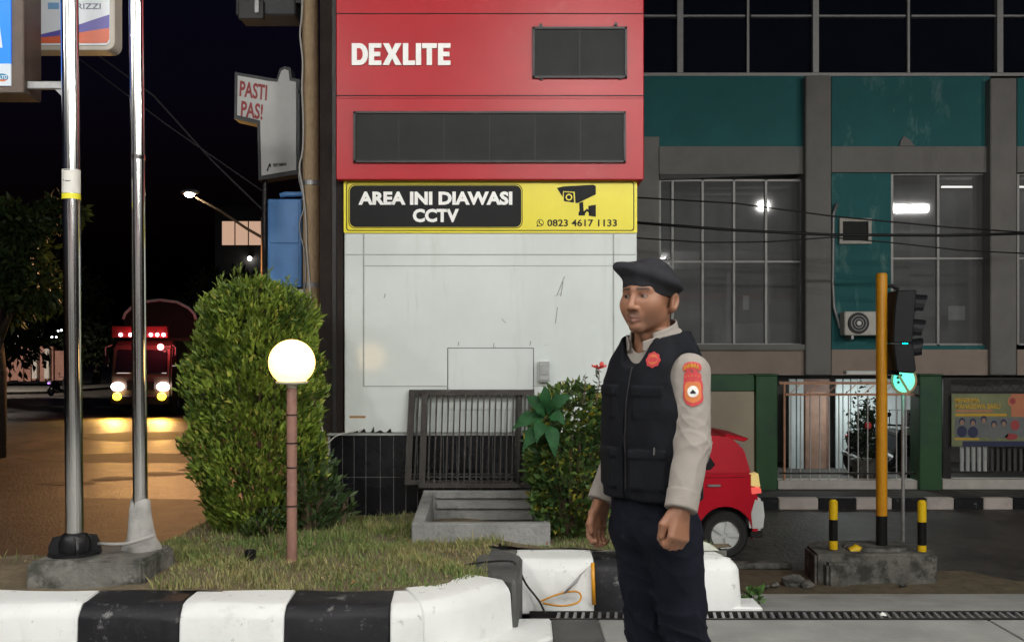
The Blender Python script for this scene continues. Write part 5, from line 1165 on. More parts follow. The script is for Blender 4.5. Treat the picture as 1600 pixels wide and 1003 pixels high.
c = Vector((X(1380, 5.68), 5.69, .002)); MB().add([c+Vector((-.018, -.015, .002)), c+Vector((.018, -.02, .001)), c+Vector((.022, .015, .004)), c+Vector((-.012, .02, .002)), c+Vector((.0, .0, .02))], [(0, 1, 4), (1, 2, 4), (2, 3, 4), (3, 0, 4)]).build('scrap', m_lwhite, lt)

# ---------------------------------------------------------------- red car
CYF = 12.45; XR = X(1190, CYF)
car = thing('red_car', 'red hatchback driving left behind the officer, only its rear shows', 'car', (XR-1.8, CYF+.8, ROAD))
m_cred = M('car_red', (.60, .008, .026), .42, var=.04, spec=.2); m_cglass2 = M('car_glass', (.012, .012, .014), .08, var=0); m_bump = M('bumper_silver', (.72, .74, .72), .35, var=.06)
wz, wr, arch_r = .30, .285, .335
def arc_pts(cx_): return [(cx_ + arch_r*math.cos(a), wz + arch_r*math.sin(a)) for a in np.linspace(-.25, math.pi+.25, 16)]
# profile, x measured forward from the rear bumper
prof = [(.06, .30), (.03, .55), (.06, .80), (.10, 1.02)]
low = [(.05, .32), (.02, .52), (.05, .76), (.12, 1.02), (.9, 1.02), (2.4, .98), (2.95, .90), (3.45, .74), (3.58, .55), (3.55, .24)] + arc_pts(2.92)[::1][:0]
def wheel_cut(xc): return [(xc + arch_r*math.cos(a), wz + arch_r*math.sin(a)) for a in np.linspace(-.2, math.pi+.2, 15)]
poly_c = low + [(p[0], p[1]) for p in [(xc, z) for xc, z in sorted(wheel_cut(2.92), key=lambda q: -q[0])]]
poly_c = low + wheel_cut(2.92) + [(2.5, .20), (1.0, .20)] + wheel_cut(.44) + [(.10, .26)]
def cs(p): return (XR - p[0], ROAD + p[1])
W = 1.62
MB().prism([cs(p) for p in poly_c], 'y', CYF, CYF+W).build('body', m_cred, car, bevel=.035, seg=3, smooth='auto')
cabn = [(.12, 1.02), (.20, 1.32), (.36, 1.47), (.9, 1.52), (1.6, 1.50), (2.05, 1.36), (2.55, 1.0)]
vs = []; n = len(cabn)
for side in (0, 1):
    for p in cabn:
        ins = .008 + .05*max(0, (p[1]-1.0)/.5); y = CYF+ins if side == 0 else CYF+W-ins; q = cs(p); vs.append((q[0], y, q[1]))
MB().add(vs, [tuple(range(n))[::-1], tuple(range(n, 2*n))] + [(i, (i+1) % n, n+(i+1) % n, n+i) for i in range(n)]).build('cabin', m_cred, car, bevel=.02, seg=2, smooth='auto')
def side_win(pts, nm='side_window'):
    v = []
    for off in (-.006, .01):
        for p in pts: q = cs(p); ins = .008 + .05*max(0, (p[1]-1.0)/.5); v.append((q[0], CYF+ins+off, q[1]))
    k = len(pts); MB().add(v, [tuple(range(k))[::-1], tuple(range(k, 2*k))] + [(i, (i+1) % k, k+(i+1) % k, k+i) for i in range(k)]).build(nm, m_cglass2, car)
side_win([(.62, 1.08), (.56, 1.14), (.70, 1.36), (1.22, 1.40), (1.24, 1.06)]); side_win([(1.30, 1.06), (1.28, 1.40), (1.75, 1.38), (2.12, 1.10), (2.10, 1.05)])
MB().hexa([(XR-.10, CYF+.2, ROAD+1.08), (XR-.10, CYF+W-.2, ROAD+1.08), (XR-.125, CYF+W-.2, ROAD+1.08), (XR-.125, CYF+.2, ROAD+1.08), (XR-.185, CYF+.25, ROAD+1.36), (XR-.185, CYF+W-.25, ROAD+1.36), (XR-.22, CYF+W-.25, ROAD+1.36), (XR-.22, CYF+.25, ROAD+1.36)]).build('rear_window', m_cglass2, car)
MB().prism([cs(p) for p in ((.10, 1.44), (.40, 1.50), (.42, 1.46), (.16, 1.40))], 'y', CYF+.22, CYF+W-.22).build('roof_spoiler', m_cred, car, bevel=.01)
# bumper, lamps, handle, fuel flap
MB().prism([cs(p) for p in ((-.02, .34), (-.04, .52), (-.02, .72), (.10, .76), (.16, .56), (.14, .34))], 'y', CYF-.012, CYF+W+.012).build('rear_bumper', m_bump, car, bevel=.03, seg=2)
MB().prism([cs(p) for p in ((-.01, .26), (-.01, .335), (.14, .335), (.14, .26))], 'y', CYF-.008, CYF+W+.008).build('bumper_foot', m_dkmetal, car, bevel=.01)
MB().prism([cs(p) for p in ((.0, .80), (.01, .86), (.13, .87), (.12, .785))], 'y', CYF-.010, CYF+.20).build('tail_light', EM('tail_red_glow', (1, .16, .12), .7, (.5, .03, .03)), car, bevel=.008)
MB().prism([cs(p) for p in ((.015, .87), (.04, 1.04), (.13, 1.02), (.13, .885))], 'y', CYF-.008, CYF+.16).build('indicator_lamp', EM('amber_glow', (1, .74, .28), .45, (.6, .45, .15)), car, bevel=.008)
MB().prism([cs(p) for p in ((.50, .875), (.50, .905), (.66, .905), (.66, .875))], 'y', CYF-.022, CYF-.001).build('door_handle', m_gal, car, bevel=.006)
MB().prism([cs(p) for p in circ(.28, .78, .075, 14)], 'y', CYF-.006, CYF-.001).build('fuel_flap', m_cred, car)
for x_ in (.86, 1.98): MB().prism([cs(p) for p in ((x_, .28), (x_-.01, .95), (x_+.008, .95), (x_+.012, .28))], 'y', CYF-.003, CYF+.002).build('door_gap', m_lblack, car)
MB().prism([cs(p) for p in ((.2, .99), (.2, .995), (2.4, .96), (2.4, .955))], 'y', CYF-.004, CYF+.0).build('waist_line', m_lblack, car)
for xc in (.44, 2.92):
    for y0 in (CYF+.09, CYF+W-.09):
        w = MB().lathe([(.17, -.08), (.26, -.085), (.283, -.06), (.285, 0), (.283, .06), (.26, .085), (.17, .08)], (XR-xc, y0, ROAD+wr), 28, 'y', False).build('wheel', m_rubber, car, smooth='auto')
        MB().lathe([(.04, -.06), (.17, -.05), (.185, -.082), (.19, -.06), (.19, .05), (.04, .05)], (XR-xc, y0, ROAD+wr), 24, 'y').build('rim', m_bump, w, smooth='auto')
        for s in range(5):
            a = s*2*math.pi/5; ca, sa = math.cos(a), math.sin(a); f_ = lambda u, v, y: (XR-xc + ca*u - sa*v, y0+y, ROAD+wr + sa*u + ca*v)
            yy = -.078 if y0 < CYF+.5 else .05
            MB().hexa([f_(.02, -.022, yy), f_(.175, -.03, yy), f_(.175, .03, yy), f_(.02, .022, yy), f_(.02, -.022, yy+.025), f_(.175, -.03, yy+.025), f_(.175, .03, yy+.025), f_(.02, .022, yy+.025)]).build('spoke', m_bump, w)
    box('wheel_well', m_rubber, car, XR-xc-.33, XR-xc+.33, CYF+.2, CYF+W-.2, ROAD+.22, ROAD+.66)

# ---------------------------------------------------------------- the officer (signed-distance shapes turned into meshes)
def smin(a, b, k):
    h = np.clip(.5 + .5*(b-a)/k, 0, 1); return b*(1-h) + a*h - k*h*(1-h)
def smax(a, b, k): return -smin(-a, -b, k)
def s_ell(x, y, z, c, r):
    X_, Y_, Z_ = (x-c[0])/r[0], (y-c[1])/r[1], (z-c[2])/r[2]; k0 = np.sqrt(X_*X_+Y_*Y_+Z_*Z_) + 1e-9
    k1 = np.sqrt((X_/r[0])**2 + (Y_/r[1])**2 + (Z_/r[2])**2) + 1e-9; return k0*(k0-1)/k1
def s_cap(x, y, z, a, b, ra, rb):
    a = np.array(a, float); b = np.array(b, float); d = b-a; L2 = d.dot(d)
    t = np.clip(((x-a[0])*d[0] + (y-a[1])*d[1] + (z-a[2])*d[2])/L2, 0, 1)
    return np.sqrt((x-a[0]-t*d[0])**2 + (y-a[1]-t*d[1])**2 + (z-a[2]-t*d[2])**2) - (ra + (rb-ra)*t)
def s_box(x, y, z, c, h, yaw, r, pitch=0.0):
    X_, Y_, Z_ = x-c[0], y-c[1], z-c[2]; ca, sa = math.cos(yaw), math.sin(yaw)
    u = X_*ca + Y_*sa; v = -X_*sa + Y_*ca
    qx, qy, qz = np.abs(u)-h[0]+r, np.abs(v)-h[1]+r, np.abs(Z_)-h[2]+r
    return np.sqrt(np.maximum(qx, 0)**2 + np.maximum(qy, 0)**2 + np.maximum(qz, 0)**2) + np.minimum(np.maximum(qx, np.maximum(qy, qz)), 0) - r
def s_loft(x, y, z, zs, a, b, cy, cx=None, p=2.4):
    A = np.interp(z, zs, a); B = np.interp(z, zs, b); C = np.interp(z, zs, cy); D = 0 if cx is None else np.interp(z, zs, cx)
    return ((np.abs((x-D)/A)**p + np.abs((y-C)/B)**p)**(1/p) - 1)*np.minimum(A, B)
def surface_nets(fn, xs, ys, zs, newton=2):
    xs, ys, zs = [np.asarray(q, 'f8') for q in (xs, ys, zs)]; nx, ny, nz = len(xs), len(ys), len(zs)
    f = np.empty((nx, ny, nz), 'f4'); XX, YY = xs[:, None, None], ys[None, :, None]
    for k in range(0, nz, 12): f[:, :, k:k+12] = fn(XX, YY, zs[None, None, k:k+12])
    s = f < 0
    c = np.zeros((nx-1, ny-1, nz-1), 'i4')
    for i in (0, 1):
        for j in (0, 1):
            for k in (0, 1): c += s[i:nx-1+i, j:ny-1+j, k:nz-1+k]
    act = (c > 0) & (c < 8); idx = -np.ones(act.shape, 'i8'); I, J, K = np.nonzero(act); idx[I, J, K] = np.arange(len(I))
    acc = np.zeros((len(I), 3)); cnt = np.zeros(len(I))
    off = [(i, j, k) for i in (0, 1) for j in (0, 1) for k in (0, 1)]
    for a in off:
        for ax in range(3):
            if a[ax]: continue
            b = list(a); b[ax] = 1
            fa = f[I+a[0], J+a[1], K+a[2]].astype('f8'); fb = f[I+b[0], J+b[1], K+b[2]].astype('f8'); m = (fa < 0) != (fb < 0)
            t = np.where(m, fa/np.where(m, fa-fb, 1), 0)
            pa = np.stack([xs[I+a[0]], ys[J+a[1]], zs[K+a[2]]], 1); pb = np.stack([xs[I+b[0]], ys[J+b[1]], zs[K+b[2]]], 1)
            acc += np.where(m[:, None], pa + (pb-pa)*t[:, None], 0); cnt += m
    V = acc/cnt[:, None]; Fq = []
    for ax in range(3):
        sl0 = [slice(None)]*3; sl1 = [slice(None)]*3; sl0[ax] = slice(0, -1); sl1[ax] = slice(1, None)
        e = s[tuple(sl0)] != s[tuple(sl1)]; E = np.argwhere(e); u, w = (ax+1) % 3, (ax+2) % 3
        E = E[(E[:, u] > 0) & (E[:, w] > 0) & (E[:, u] < f.shape[u]-1) & (E[:, w] < f.shape[w]-1)]
        q = []
        for du, dw in ((0, 0), (-1, 0), (-1, -1), (0, -1)):
            G = E.copy(); G[:, u] += du; G[:, w] += dw; q.append(idx[G[:, 0], G[:, 1], G[:, 2]])
        q = np.stack(q, 1); flip = s[E[:, 0], E[:, 1], E[:, 2]]; q[~flip] = q[~flip][:, ::-1]; Fq.append(q)
    Fq = np.concatenate(Fq); Fq = Fq[(Fq >= 0).all(1)]
    return project(fn, V, 0.0, newton), Fq
def grad(fn, V, e=8e-4):
    g = [fn(V[:, 0]+dx, V[:, 1]+dy, V[:, 2]+dz) - fn(V[:, 0]-dx, V[:, 1]-dy, V[:, 2]-dz) for dx, dy, dz in ((e, 0, 0), (0, e, 0), (0, 0, e))]
    return np.stack(g, 1)/(2*e)
def project(fn, V, lvl=0.0, it=3, cap=.004):
    for _ in range(it):
        g = grad(fn, V); d = (fn(V[:, 0], V[:, 1], V[:, 2])-lvl)/np.maximum((g*g).sum(1), .05); st = g*d[:, None]
        n = np.linalg.norm(st, axis=1); st *= np.minimum(1, cap/np.maximum(n, 1e-9))[:, None]; V = V - st
    return V

# -- head, in its own frame: origin between the eyes' level and the skull's centre, face towards -Y
HO = np.array([0, -.018, 1.642])
HS = .955; HT = R(14); hc, hs = math.cos(HT), math.sin(HT)
def to_head(x, y, z):
    a, b = x-HO[0], y-HO[1]; return (a*hc + b*hs)/HS, (-a*hs + b*hc)/HS, (z-HO[2])/HS
def f_cran(x, y, z): return s_ell(x, y, z, (0, .012, .030), (.077, .097, .090))
def f_head(x, y, z):
    ax = np.abs(x)
    f = f_cran(x, y, z)
    f = smin(f, s_ell(x, y, z, (0, -.034, -.038), (.058, .061, .073)), .035)
    f = smin(f, s_ell(ax, y, z, (.032, -.044, -.056), (.024, .030, .030)), .03)
    f = smin(f, s_cap(ax, y, z, (.050, .005, -.052), (.012, -.070, -.100), .016, .013), .024)
    f = smin(f, s_ell(x, y, z, (0, -.080, -.098), (.018, .018, .017)), .020)
    f = smin(f, s_ell(ax, y, z, (.042, -.056, -.026), (.024, .024, .024)), .034)
    f = smin(f, s_cap(ax, y, z, (.006, -.087, .020), (.042, -.070, .019), .011, .010), .016)
    f = smax(f, -s_ell(ax, y, z, (.032, -.104, -.001), (.019, .020, .0135)), .012)
    f = smin(f, s_ell(ax, y, z, (.031, -.0735, -.002), (.0145, .0145, .0145)), .004)
    f = smax(f, -s_ell(ax, y, z, (.0315, -.090, -.003), (.0138, .0125, .0047)), .0016)
    f = smin(f, s_cap(x, y, z, (0, -.089, .010), (0, -.110, -.034), .0085, .0115), .012)
    f = smin(f, s_ell(x, y, z, (0, -.1105, -.0385), (.0110, .0105, .0092)), .006)
    f = smin(f, s_ell(ax, y, z, (.0130, -.099, -.0420), (.0085, .0105, .0078)), .006)
    f = smax(f, -s_ell(ax, y, z, (.0075, -.106, -.0505), (.0042, .006, .004)), .003)
    f = smin(f, s_ell(x, y, z, (0, -.083, -.066), (.028, .017, .020)), .014)
    f = smin(f, s_cap(ax, y, z, (.0, -.0995, -.0690), (.021, -.090, -.0715), .0062, .0035), .005)
    f = smin(f, s_cap(ax, y, z, (.0, -.0980, -.0805), (.019, -.090, -.0765), .0075, .0038), .005)
    f = smax(f, -s_cap(ax, y, z, (.0, -.1050, -.0742), (.025, -.0930, -.0735), .0013, .0010), .003)
    # ears
    e = s_ell(ax, y-.25*(z+.01), z, (.0845, .020, -.020), (.014, .019, .032)); e = smin(e, s_ell(ax, y, z, (.0765, .010, -.044), (.009, .010, .012)), .006)
    e = smax(e, -s_ell(ax, y-.25*(z+.01), z, (.0965, .013, -.016), (.0085, .0115, .021)), .004)
    f = smin(f, e, .006)
    f = smin(f, s_cap(x, y, z, (0, .022, -.075), (0, .034, -.200), .0565, .062), .022)
    f = smin(f, s_cap(ax, y, z, (.050, .022, -.055), (.014, -.010, -.175), .011, .012), .018)
    f = smin(f, s_ell(x, y, z, (0, -.030, -.128), (.012, .014, .016)), .014)
    return f
# -- arms
ARM = {1: ((.148, .014, 1.410), (.186, -.022, 1.195), (.210, -.100, 1.015)), -1: ((-.150, .045, 1.41), (-.205, .085, 1.19), (-.200, -.030, .985))}
def hand_pts(side):
    w = np.array(ARM[side][2]); e = np.array(ARM[side][1]); d = w-e; d /= np.linalg.norm(d)
    d = d*.55 + np.array([0, -.10, -.8]); d /= np.linalg.norm(d)
    l = np.array([side, 0, 0.]); l = l - d*l.dot(d); l /= np.linalg.norm(l); f = np.cross(l, d)*side
    if f[1] > 0: f = -f
    return w, d, l, f
HP = {s: hand_pts(s) for s in (1, -1)}
def hand_prims(side):
    w, d, l, f = HP[side]; P3 = lambda a, b, c: w + l*a + f*b + d*c      # a: back of hand, b: thumb side, c: towards the fingers
    cl = 1.0 if side == 1 else .55
    caps = [(P3(0, 0, -.05), P3(0, 0, .012), .029, .025, .012)]
    offs = [.030, .0105, -.0095, -.028]; ln = [.040, .044, .041, .033]; rr = [.0105, .0108, .0102, .0092]
    for o, n_ in zip(offs, range(4)):
        caps.append((P3(0, o*.55, .012), P3(.004, o, .082), .0165, .0125, .012))
        k = P3(.004, o, .084); L = ln[n_]; r = rr[n_]
        p = k - l*L*.42*cl + d*L*.86*(1 if cl < 1 else .72) ; q = p - l*L*.62*(.6+.4*cl) - d*L*(.45 if cl == 1 else -.42); t = q + l*L*.05 - d*L*(.50 if cl == 1 else .10) + (l*.0 if cl == 1 else -l*L*.38)
        caps += [(k, p, r*1.08, r, .004), (p, q, r, r*.93, .003), (q, t, r*.93, r*.8, .003)]
    if side == 1: th = [P3(-.010, .026, .020), P3(-.018, .046, .052), P3(-.026, .040, .085), P3(-.034, .022, .104)]
    else: th = [P3(-.010, .024, .018), P3(-.016, .046, .050), P3(-.020, .050, .082), P3(-.026, .044, .106)]
    caps += [(th[0], th[1], .0165, .0135, .010), (th[1], th[2], .0130, .0112, .004), (th[2], th[3], .0112, .0090, .003)]
    return caps
HAND = {s: hand_prims(s) for s in (1, -1)}
def f_hand(x, y, z, side):
    f = None
    for a, b, ra, rb, k in HAND[side]:
        q = s_cap(x, y, z, a, b, ra, rb); f = q if f is None else smin(f, q, k)
    # knuckles and tendon ridges
    return f
LEG = {1: ((.076, .008, .90), (.082, .080, .50), (.088, .13, .09)), -1: ((-.072, .014, .90), (-.080, .075, .50), (-.09, .12, .09))}
TZ = [.86, .95, 1.05, 1.2, 1.3, 1.38, 1.44, 1.49, 1.53, 1.56]; TA = [.136, .138, .138, .142, .149, .149, .133, .104, .080, .064]; TB = [.094, .096, .098, .097, .097, .094, .086, .075, .066, .060]; TC = [.012, .006, -.004, -.008, -.004, .006, .014, .020, .022, .020]
def f_body(x, y, z):
    zl, zh = z.min(), z.max(); f = np.full(np.broadcast(x, y, z).shape, .5)
    if zh > 1.38: f = np.minimum(f, f_head(*to_head(x, y, z))*HS)
    if zl < 1.62 and zh > .78: f = smin(f, s_loft(x, y, z, TZ, [q-.018 for q in TA], [q-.018 for q in TB], TC) + np.where(z > 1.54, (z-1.54)*2, 0) + np.where(z < .93, (.93-z)*2, 0), .02)
    if zl < 1.55:
        for s in (1, -1):
            if zh > .8:
                a, b, c = ARM[s]; f = smin(f, smin(s_cap(x, y, z, a, b, .046, .038), s_cap(x, y, z, b, c, .036, .027), .01), .012)
                if zl < 1.1: f = np.minimum(f, f_hand(x, y, z, s))
            if zl < 1.0:
                a, b, c = LEG[s]; f = smin(f, smin(s_cap(x, y, z, a, b, .066, .052), s_cap(x, y, z, b, c, .050, .04), .02), .02)
                if zl < .2: f = smin(f, s_cap(x, y, z, c, (c[0], c[1]-.15, .045), .04, .03), .02)
    return f
PER = thing('person', 'uniformed officer in black vest and beret standing with loose fists facing left', 'person', (.44, 3.2, 0.0), rotz=R(-52))
def stack(*seg):
    out = []
    for a, b, d in seg: out += list(np.arange(a, b-1e-9, d))
    return out
V, Fq = surface_nets(f_body, np.arange(-.300, .296, .0034), np.arange(-.215, .150, .0034), stack((0, .80, .016), (.80, 1.04, .0032), (1.04, 1.50, .012), (1.50, 1.80, .003)))
h = np.stack(to_head(V[:, 0], V[:, 1], V[:, 2]), 1); ax = np.abs(h[:, 0])
base = np.array([.225, .105, .061]); C = np.tile(base, (len(V), 1))
def blend(mask, c, k=1.0):
    global C
    C = C*(1-(mask*k)[:, None]) + np.array(c)*(mask*k)[:, None]
ss = lambda a, b, x: np.clip((x-a)/(b-a), 0, 1)**2*(3-2*np.clip((x-a)/(b-a), 0, 1))
isf = (V[:, 2] > 1.5).astype(float)
blend(isf*ss(.035, .0, np.abs(h[:, 2]+.03))*ss(-.06, -.085, h[:, 1])*.35, (.30, .14, .085))
blend(isf*np.clip(vnoise(V, 60, 2), 0, 1), (.20, .095, .06), .35)
lip = isf*ss(.0125, .0085, np.abs(h[:, 2]+.0745))*ss(.027, .020, ax)*ss(-.088, -.092, h[:, 1]); blend(lip, (.16, .060, .052), .8)
mst = isf*ss(.009, .005, np.abs(h[:, 2]+.0605))*ss(.026, .018, ax)*ss(-.084, -.09, h[:, 1]); blend(mst, (.07, .040, .030), .55)
brow = isf*ss(.0058, .003, np.abs(h[:, 2]-.0215+.12*np.maximum(0, ax-.035)))*ss(.053, .046, ax)*ss(.009, .014, ax)*ss(-.05, -.06, h[:, 1]); blend(brow, (.018, .012, .010), .9)
soc_shade = isf*ss(.02, .008, np.sqrt((ax-.031)**2+(1.3*(h[:, 2]+.001))**2))*ss(-.05, -.06, h[:, 1]); blend(soc_shade, (.10, .05, .035), .6)  # eye-socket shade below the brow ridge, put into the skin colour
stub = isf*ss(-.055, -.075, h[:, 2])*ss(-.02, -.05, h[:, 1])*ss(-.135, -.11, h[:, 2]); blend(stub, (.15, .085, .06), .35)
m_skin = MV('skin', .48, sss=.12, spec=.35, bump=.12, bscale=260)
body = col_mesh('body', V, Fq, C, m_skin, PER, world=False)
# eyes
for s in (1, -1):
    c = HO + HS*np.array([s*.031*hc + .0735*hs, s*.031*hs - .0735*hc, -.002]); mb = MB().ball((0, 0, 0), 1, 20, 14); VV = np.array(mb.v)
    gz_ = np.array([-.08, -.99, -.02]); dt = VV @ (gz_/np.linalg.norm(gz_)); CC = np.where((dt > .955)[:, None], np.array([.004, .003, .003]), np.where((dt > .86)[:, None], np.array([.030, .014, .008]), np.array([.22, .19, .17])))
    me = [q for q in mb.f]; o = col_mesh('eye', c + VV*.0128*HS, np.array([q if len(q) == 4 else q + (q[-1],) for q in me]), CC, MV('eye', .12, spec=.6), body, world=False)
# hair
def f_hair(x, y, z):
    X_, Y_, Z_ = to_head(x, y, z); d = f_cran(X_, Y_, Z_)*HS - .0035
    front = -(Y_ + .020 + .0*Z_) * .9 - np.maximum(0, (Z_-.02))*.25      # keep what lies behind the temple
    low = -(Z_ + np.where(Y_ > .042, .050, np.where(Y_ > .002, -.012, -.002))) * .8
    return np.maximum(np.maximum(d, front), low)
V, Fq = surface_nets(f_hair, np.arange(-.09, .09, .003), np.arange(-.12, .12, .003), np.arange(1.58, 1.80, .003), 0)
m_hair = M('hair', (.010, .008, .007), .6, var=.4, scale=90, bump=.5, bscale=300); col_mesh('hair', V, Fq, None, m_hair, body, world=False)
# beret
tn = R(19); n3 = np.array([.616*math.sin(tn), .788*math.sin(tn), math.cos(tn)]); u3 = np.array([.788, -.616, 0.]); w3 = np.cross(n3, u3)
def f_beret(x, y, z):
    X_, Y_, Z_ = x-HO[0], y-HO[1], z-HO[2]
    band = np.maximum(f_cran(*to_head(x, y, z))*HS - .0075, -(Z_ + .000 + .12*Y_))
    c = np.array([.000, .008, .058]); a, b, d = X_-c[0], Y_-c[1], Z_-c[2]
    p, q, r = a*n3[0]+b*n3[1]+d*n3[2], a*u3[0]+b*u3[1]+d*u3[2], a*w3[0]+b*w3[1]+d*w3[2]
    disk = s_ell(p, q, r, (0, 0, 0), (.038, .104, .107))
    disk = smax(disk, (p-.028), .02)
    f = smin(band, disk, .016)
    f = smin(f, s_cap(X_, Y_, Z_, (-.040, -.045, .078), (-.066, -.076, .094), .018, .009), .030)
    return f + .0012*np.sin(90*X_+40*Z_)*np.sin(60*Y_)
V, Fq = surface_nets(f_beret, np.arange(-.14, .14, .0032), np.arange(-.16, .14, .0032), np.arange(1.62, 1.80, .0032))
m_beret = M('beret_felt', (.018, .018, .021), .9, var=.2, scale=40, bump=.35, bscale=350, spec=.12)
col_mesh('beret', V, Fq, None, m_beret, PER, world=False)

# -- shirt: torso, sleeves, collar
def wrinkle(x, y, z, k=1.0):
    r = lambda q: 1-2*np.abs(np.sin(q))**.7
    return k*(.0011*r(34*z + 62*y - 40*x + 2.4*np.sin(15*z+9*y)) + .0009*r(52*z - 78*y + 44*x + 3.0*np.sin(21*z+24*x)) + .0012*r(15*z - 30*y + 12*x))
def f_sleeve(x, y, z, s):
    a, b, c = ARM[s]; up = s_cap(x, y, z, a, b, .0565, .054); lo_ = s_cap(x, y, z, b, tuple(np.array(c) - (np.array(c)-np.array(b))*.02), .054, .047)
    f = smin(up, lo_, .016)
    w = np.exp(-((z-b[2])/.085)**2); f = f - wrinkle(x, y, z)*(.55+1.0*w)
    w_, d, l, fr = HP[s]; dd = (np.array(c)-np.array(b)); dd /= np.linalg.norm(dd); cp = np.array(c) + dd*.004
    pl = (x-cp[0])*dd[0] + (y-cp[1])*dd[1] + (z-cp[2])*dd[2]
    cuff = np.abs(pl+.028) - .027
    f = np.where(cuff < 0, f-.0022, f)
    return smax(f, pl, .006)
def f_shirt(x, y, z):
    t = s_loft(x, y, z, TZ, TA, TB, TC); t = smax(t, z-1.545, .01); t = np.maximum(t, 1.0-z)
    nk = s_cap(x, y, z, (0, .004, 1.44), (0, -.012, 1.60), .058, .072); t = smax(t, -nk, .006)
    f = smin(smin(t, f_sleeve(x, y, z, 1), .03), f_sleeve(x, y, z, -1), .03)
    return f
V, Fq = surface_nets(f_shirt, np.arange(-.32, .32, .0042), np.arange(-.20, .17, .0042), np.arange(.95, 1.56, .0042))
m_shirt = M('shirt_khaki', (.255, .228, .203), .85, var=.06, scale=14, bump=.15, bscale=400, spec=.2)
shirt = col_mesh('shirt', V, Fq, None, m_shirt, PER, world=False)
def f_collar(x, y, z):
    ax = np.abs(x); t = (z-1.47)/.08; cy = .018 - .012*t
    rad = np.sqrt(x**2 + ((y-cy)*.95)**2); f = np.abs(rad - (.082 - .012*t)) - .003
    top = 1.548 + .38*(y-.0); f = smax(f, z-top, .004); f = smax(f, 1.445-z, .004)
    f = smax(f, -(y + .050 - ax*.0), .004)
    # two leaves of the open collar, falling outwards from the throat
    fl = s_box(ax, y, z, (.058, -.052, 1.496), (.036, .003, .034), R(40), .0025)
    fl = smax(fl, -(z - 1.468 + .32*(ax-.05)), .003); fl = smax(fl, z - 1.535 - .5*(y+.01), .003)
    return np.minimum(f, fl)
V, Fq = surface_nets(f_collar, np.arange(-.105, .105, .003), np.arange(-.11, .11, .003), np.arange(1.42, 1.60, .003))
col_mesh('collar', V, Fq, None, m_shirt, shirt, world=False)
# -- vest
def f_vest(x, y, z):
    o = .022
    t = s_loft(x, y, z, TZ, [q+o for q in TA], [q+o+.004 for q in TB], TC, p=2.6)
    t = smax(t, z-1.552-.15*y, .012); t = smax(t, 1.025 - .05*np.abs(x) - z, .008)
    t = t + .0016*np.sin(40*z+25*x) * np.sin(30*x+12*z)
    # armholes and neck opening
    for s in (1, -1):
        a = ARM[s][0]; arm = s_cap(x, y, z, (a[0]+s*.028, a[1]-.002, a[2]-.018), (a[0]+s*.13, a[1]-.01, a[2]-.12), .086, .12)
        t = smax(t, -arm, .01)
    nk = s_cap(x, y, z, (0, .004, 1.505), (0, -.02, 1.64), .093, .13); vv = s_ell(x, y, z, (0, -.115, 1.505), (.062, .07, .085)); t = smax(t, -smin(nk, vv, .02), .008)
    # pockets: upper pair, lower bellows pair, flap folds
    ax = np.abs(x)
    def pk(c, h, yaw, r): return s_box(ax, y, z, c, h, yaw, r)
    t = smin(t, pk((.080, -.101, 1.315), (.048, .016, .048), R(24), .008), .008); t = smin(t, pk((.080, -.104, 1.352), (.050, .017, .016), R(24), .006), .005)
    t = smin(t, pk((.082, -.106, 1.112), (.058, .016, .058), R(28), .010), .008); t = smin(t, pk((.082, -.109, 1.163), (.060, .017, .014), R(28), .006), .005)
    t = smin(t, pk((.148, -.030, 1.12), (.034, .016, .056), R(74), .010), .008); t = smin(t, pk((.149, -.031, 1.168), (.036, .017, .013), R(74), .006), .005)
    t = smax(t, -(np.sqrt(x**2 + (y+.124)**2*.3) - .003), .002)          # the zip's groove
    return t
V, Fq = surface_nets(f_vest, np.arange(-.26, .26, .0036), np.arange(-.20, .18, .0036), np.arange(1.0, 1.54, .0036))
m_vest = M('vest_black', (.0060, .0066, .0088), .8, var=.25, scale=20, bump=.2, bscale=320, spec=.10)
vest = col_mesh('vest', V, Fq, None, m_vest, PER, world=False)
# -- trousers, belt, boots
def f_tr(x, y, z):
    t = s_loft(x, y, z, [.80, .88, .95, 1.05, 1.09], [.126, .138, .141, .142, .142], [.100, .107, .107, .105, .104], [.012, .008, .004, -.002, -.002], p=2.3); t = smax(t, z-1.08, .01); t = smax(t, .875-z, .06)
    f = t
    for s in (1, -1):
        a, b, c = LEG[s]; l_ = smin(s_cap(x, y, z, a, b, .088, .072), s_cap(x, y, z, b, c, .072, .069), .03); l_ = np.maximum(l_, .10-z)
        f = smin(f, l_, .045)
    w = .45 + 1.1*np.exp(-((z-.60)/.16)**2)
    rg = lambda q: 1-2*np.abs(np.sin(q))**.6
    f = f - w*(.0024*np.sin(20*z + 16*x - 22*y + 2*np.sin(9*z)) + .0022*rg(19*z + 33*x - 27*y + 2.4*np.sin(13*z+9*x)) + .0018*rg(37*z - 41*x + 30*y + 2.8*np.sin(17*z+19*x)) + .0016*rg(9*z+14*x))
    return f
V, Fq = surface_nets(f_tr, np.arange(-.27, .27, .0048), np.arange(-.19, .20, .0048), np.arange(.08, 1.10, .0048))
m_trs = M('trousers_navy', (.0055, .0066, .0120), .8, var=.15, scale=20, bump=.15, bscale=350, spec=.12)
tro = col_mesh('trousers', V, Fq, None, m_trs, PER, world=False)
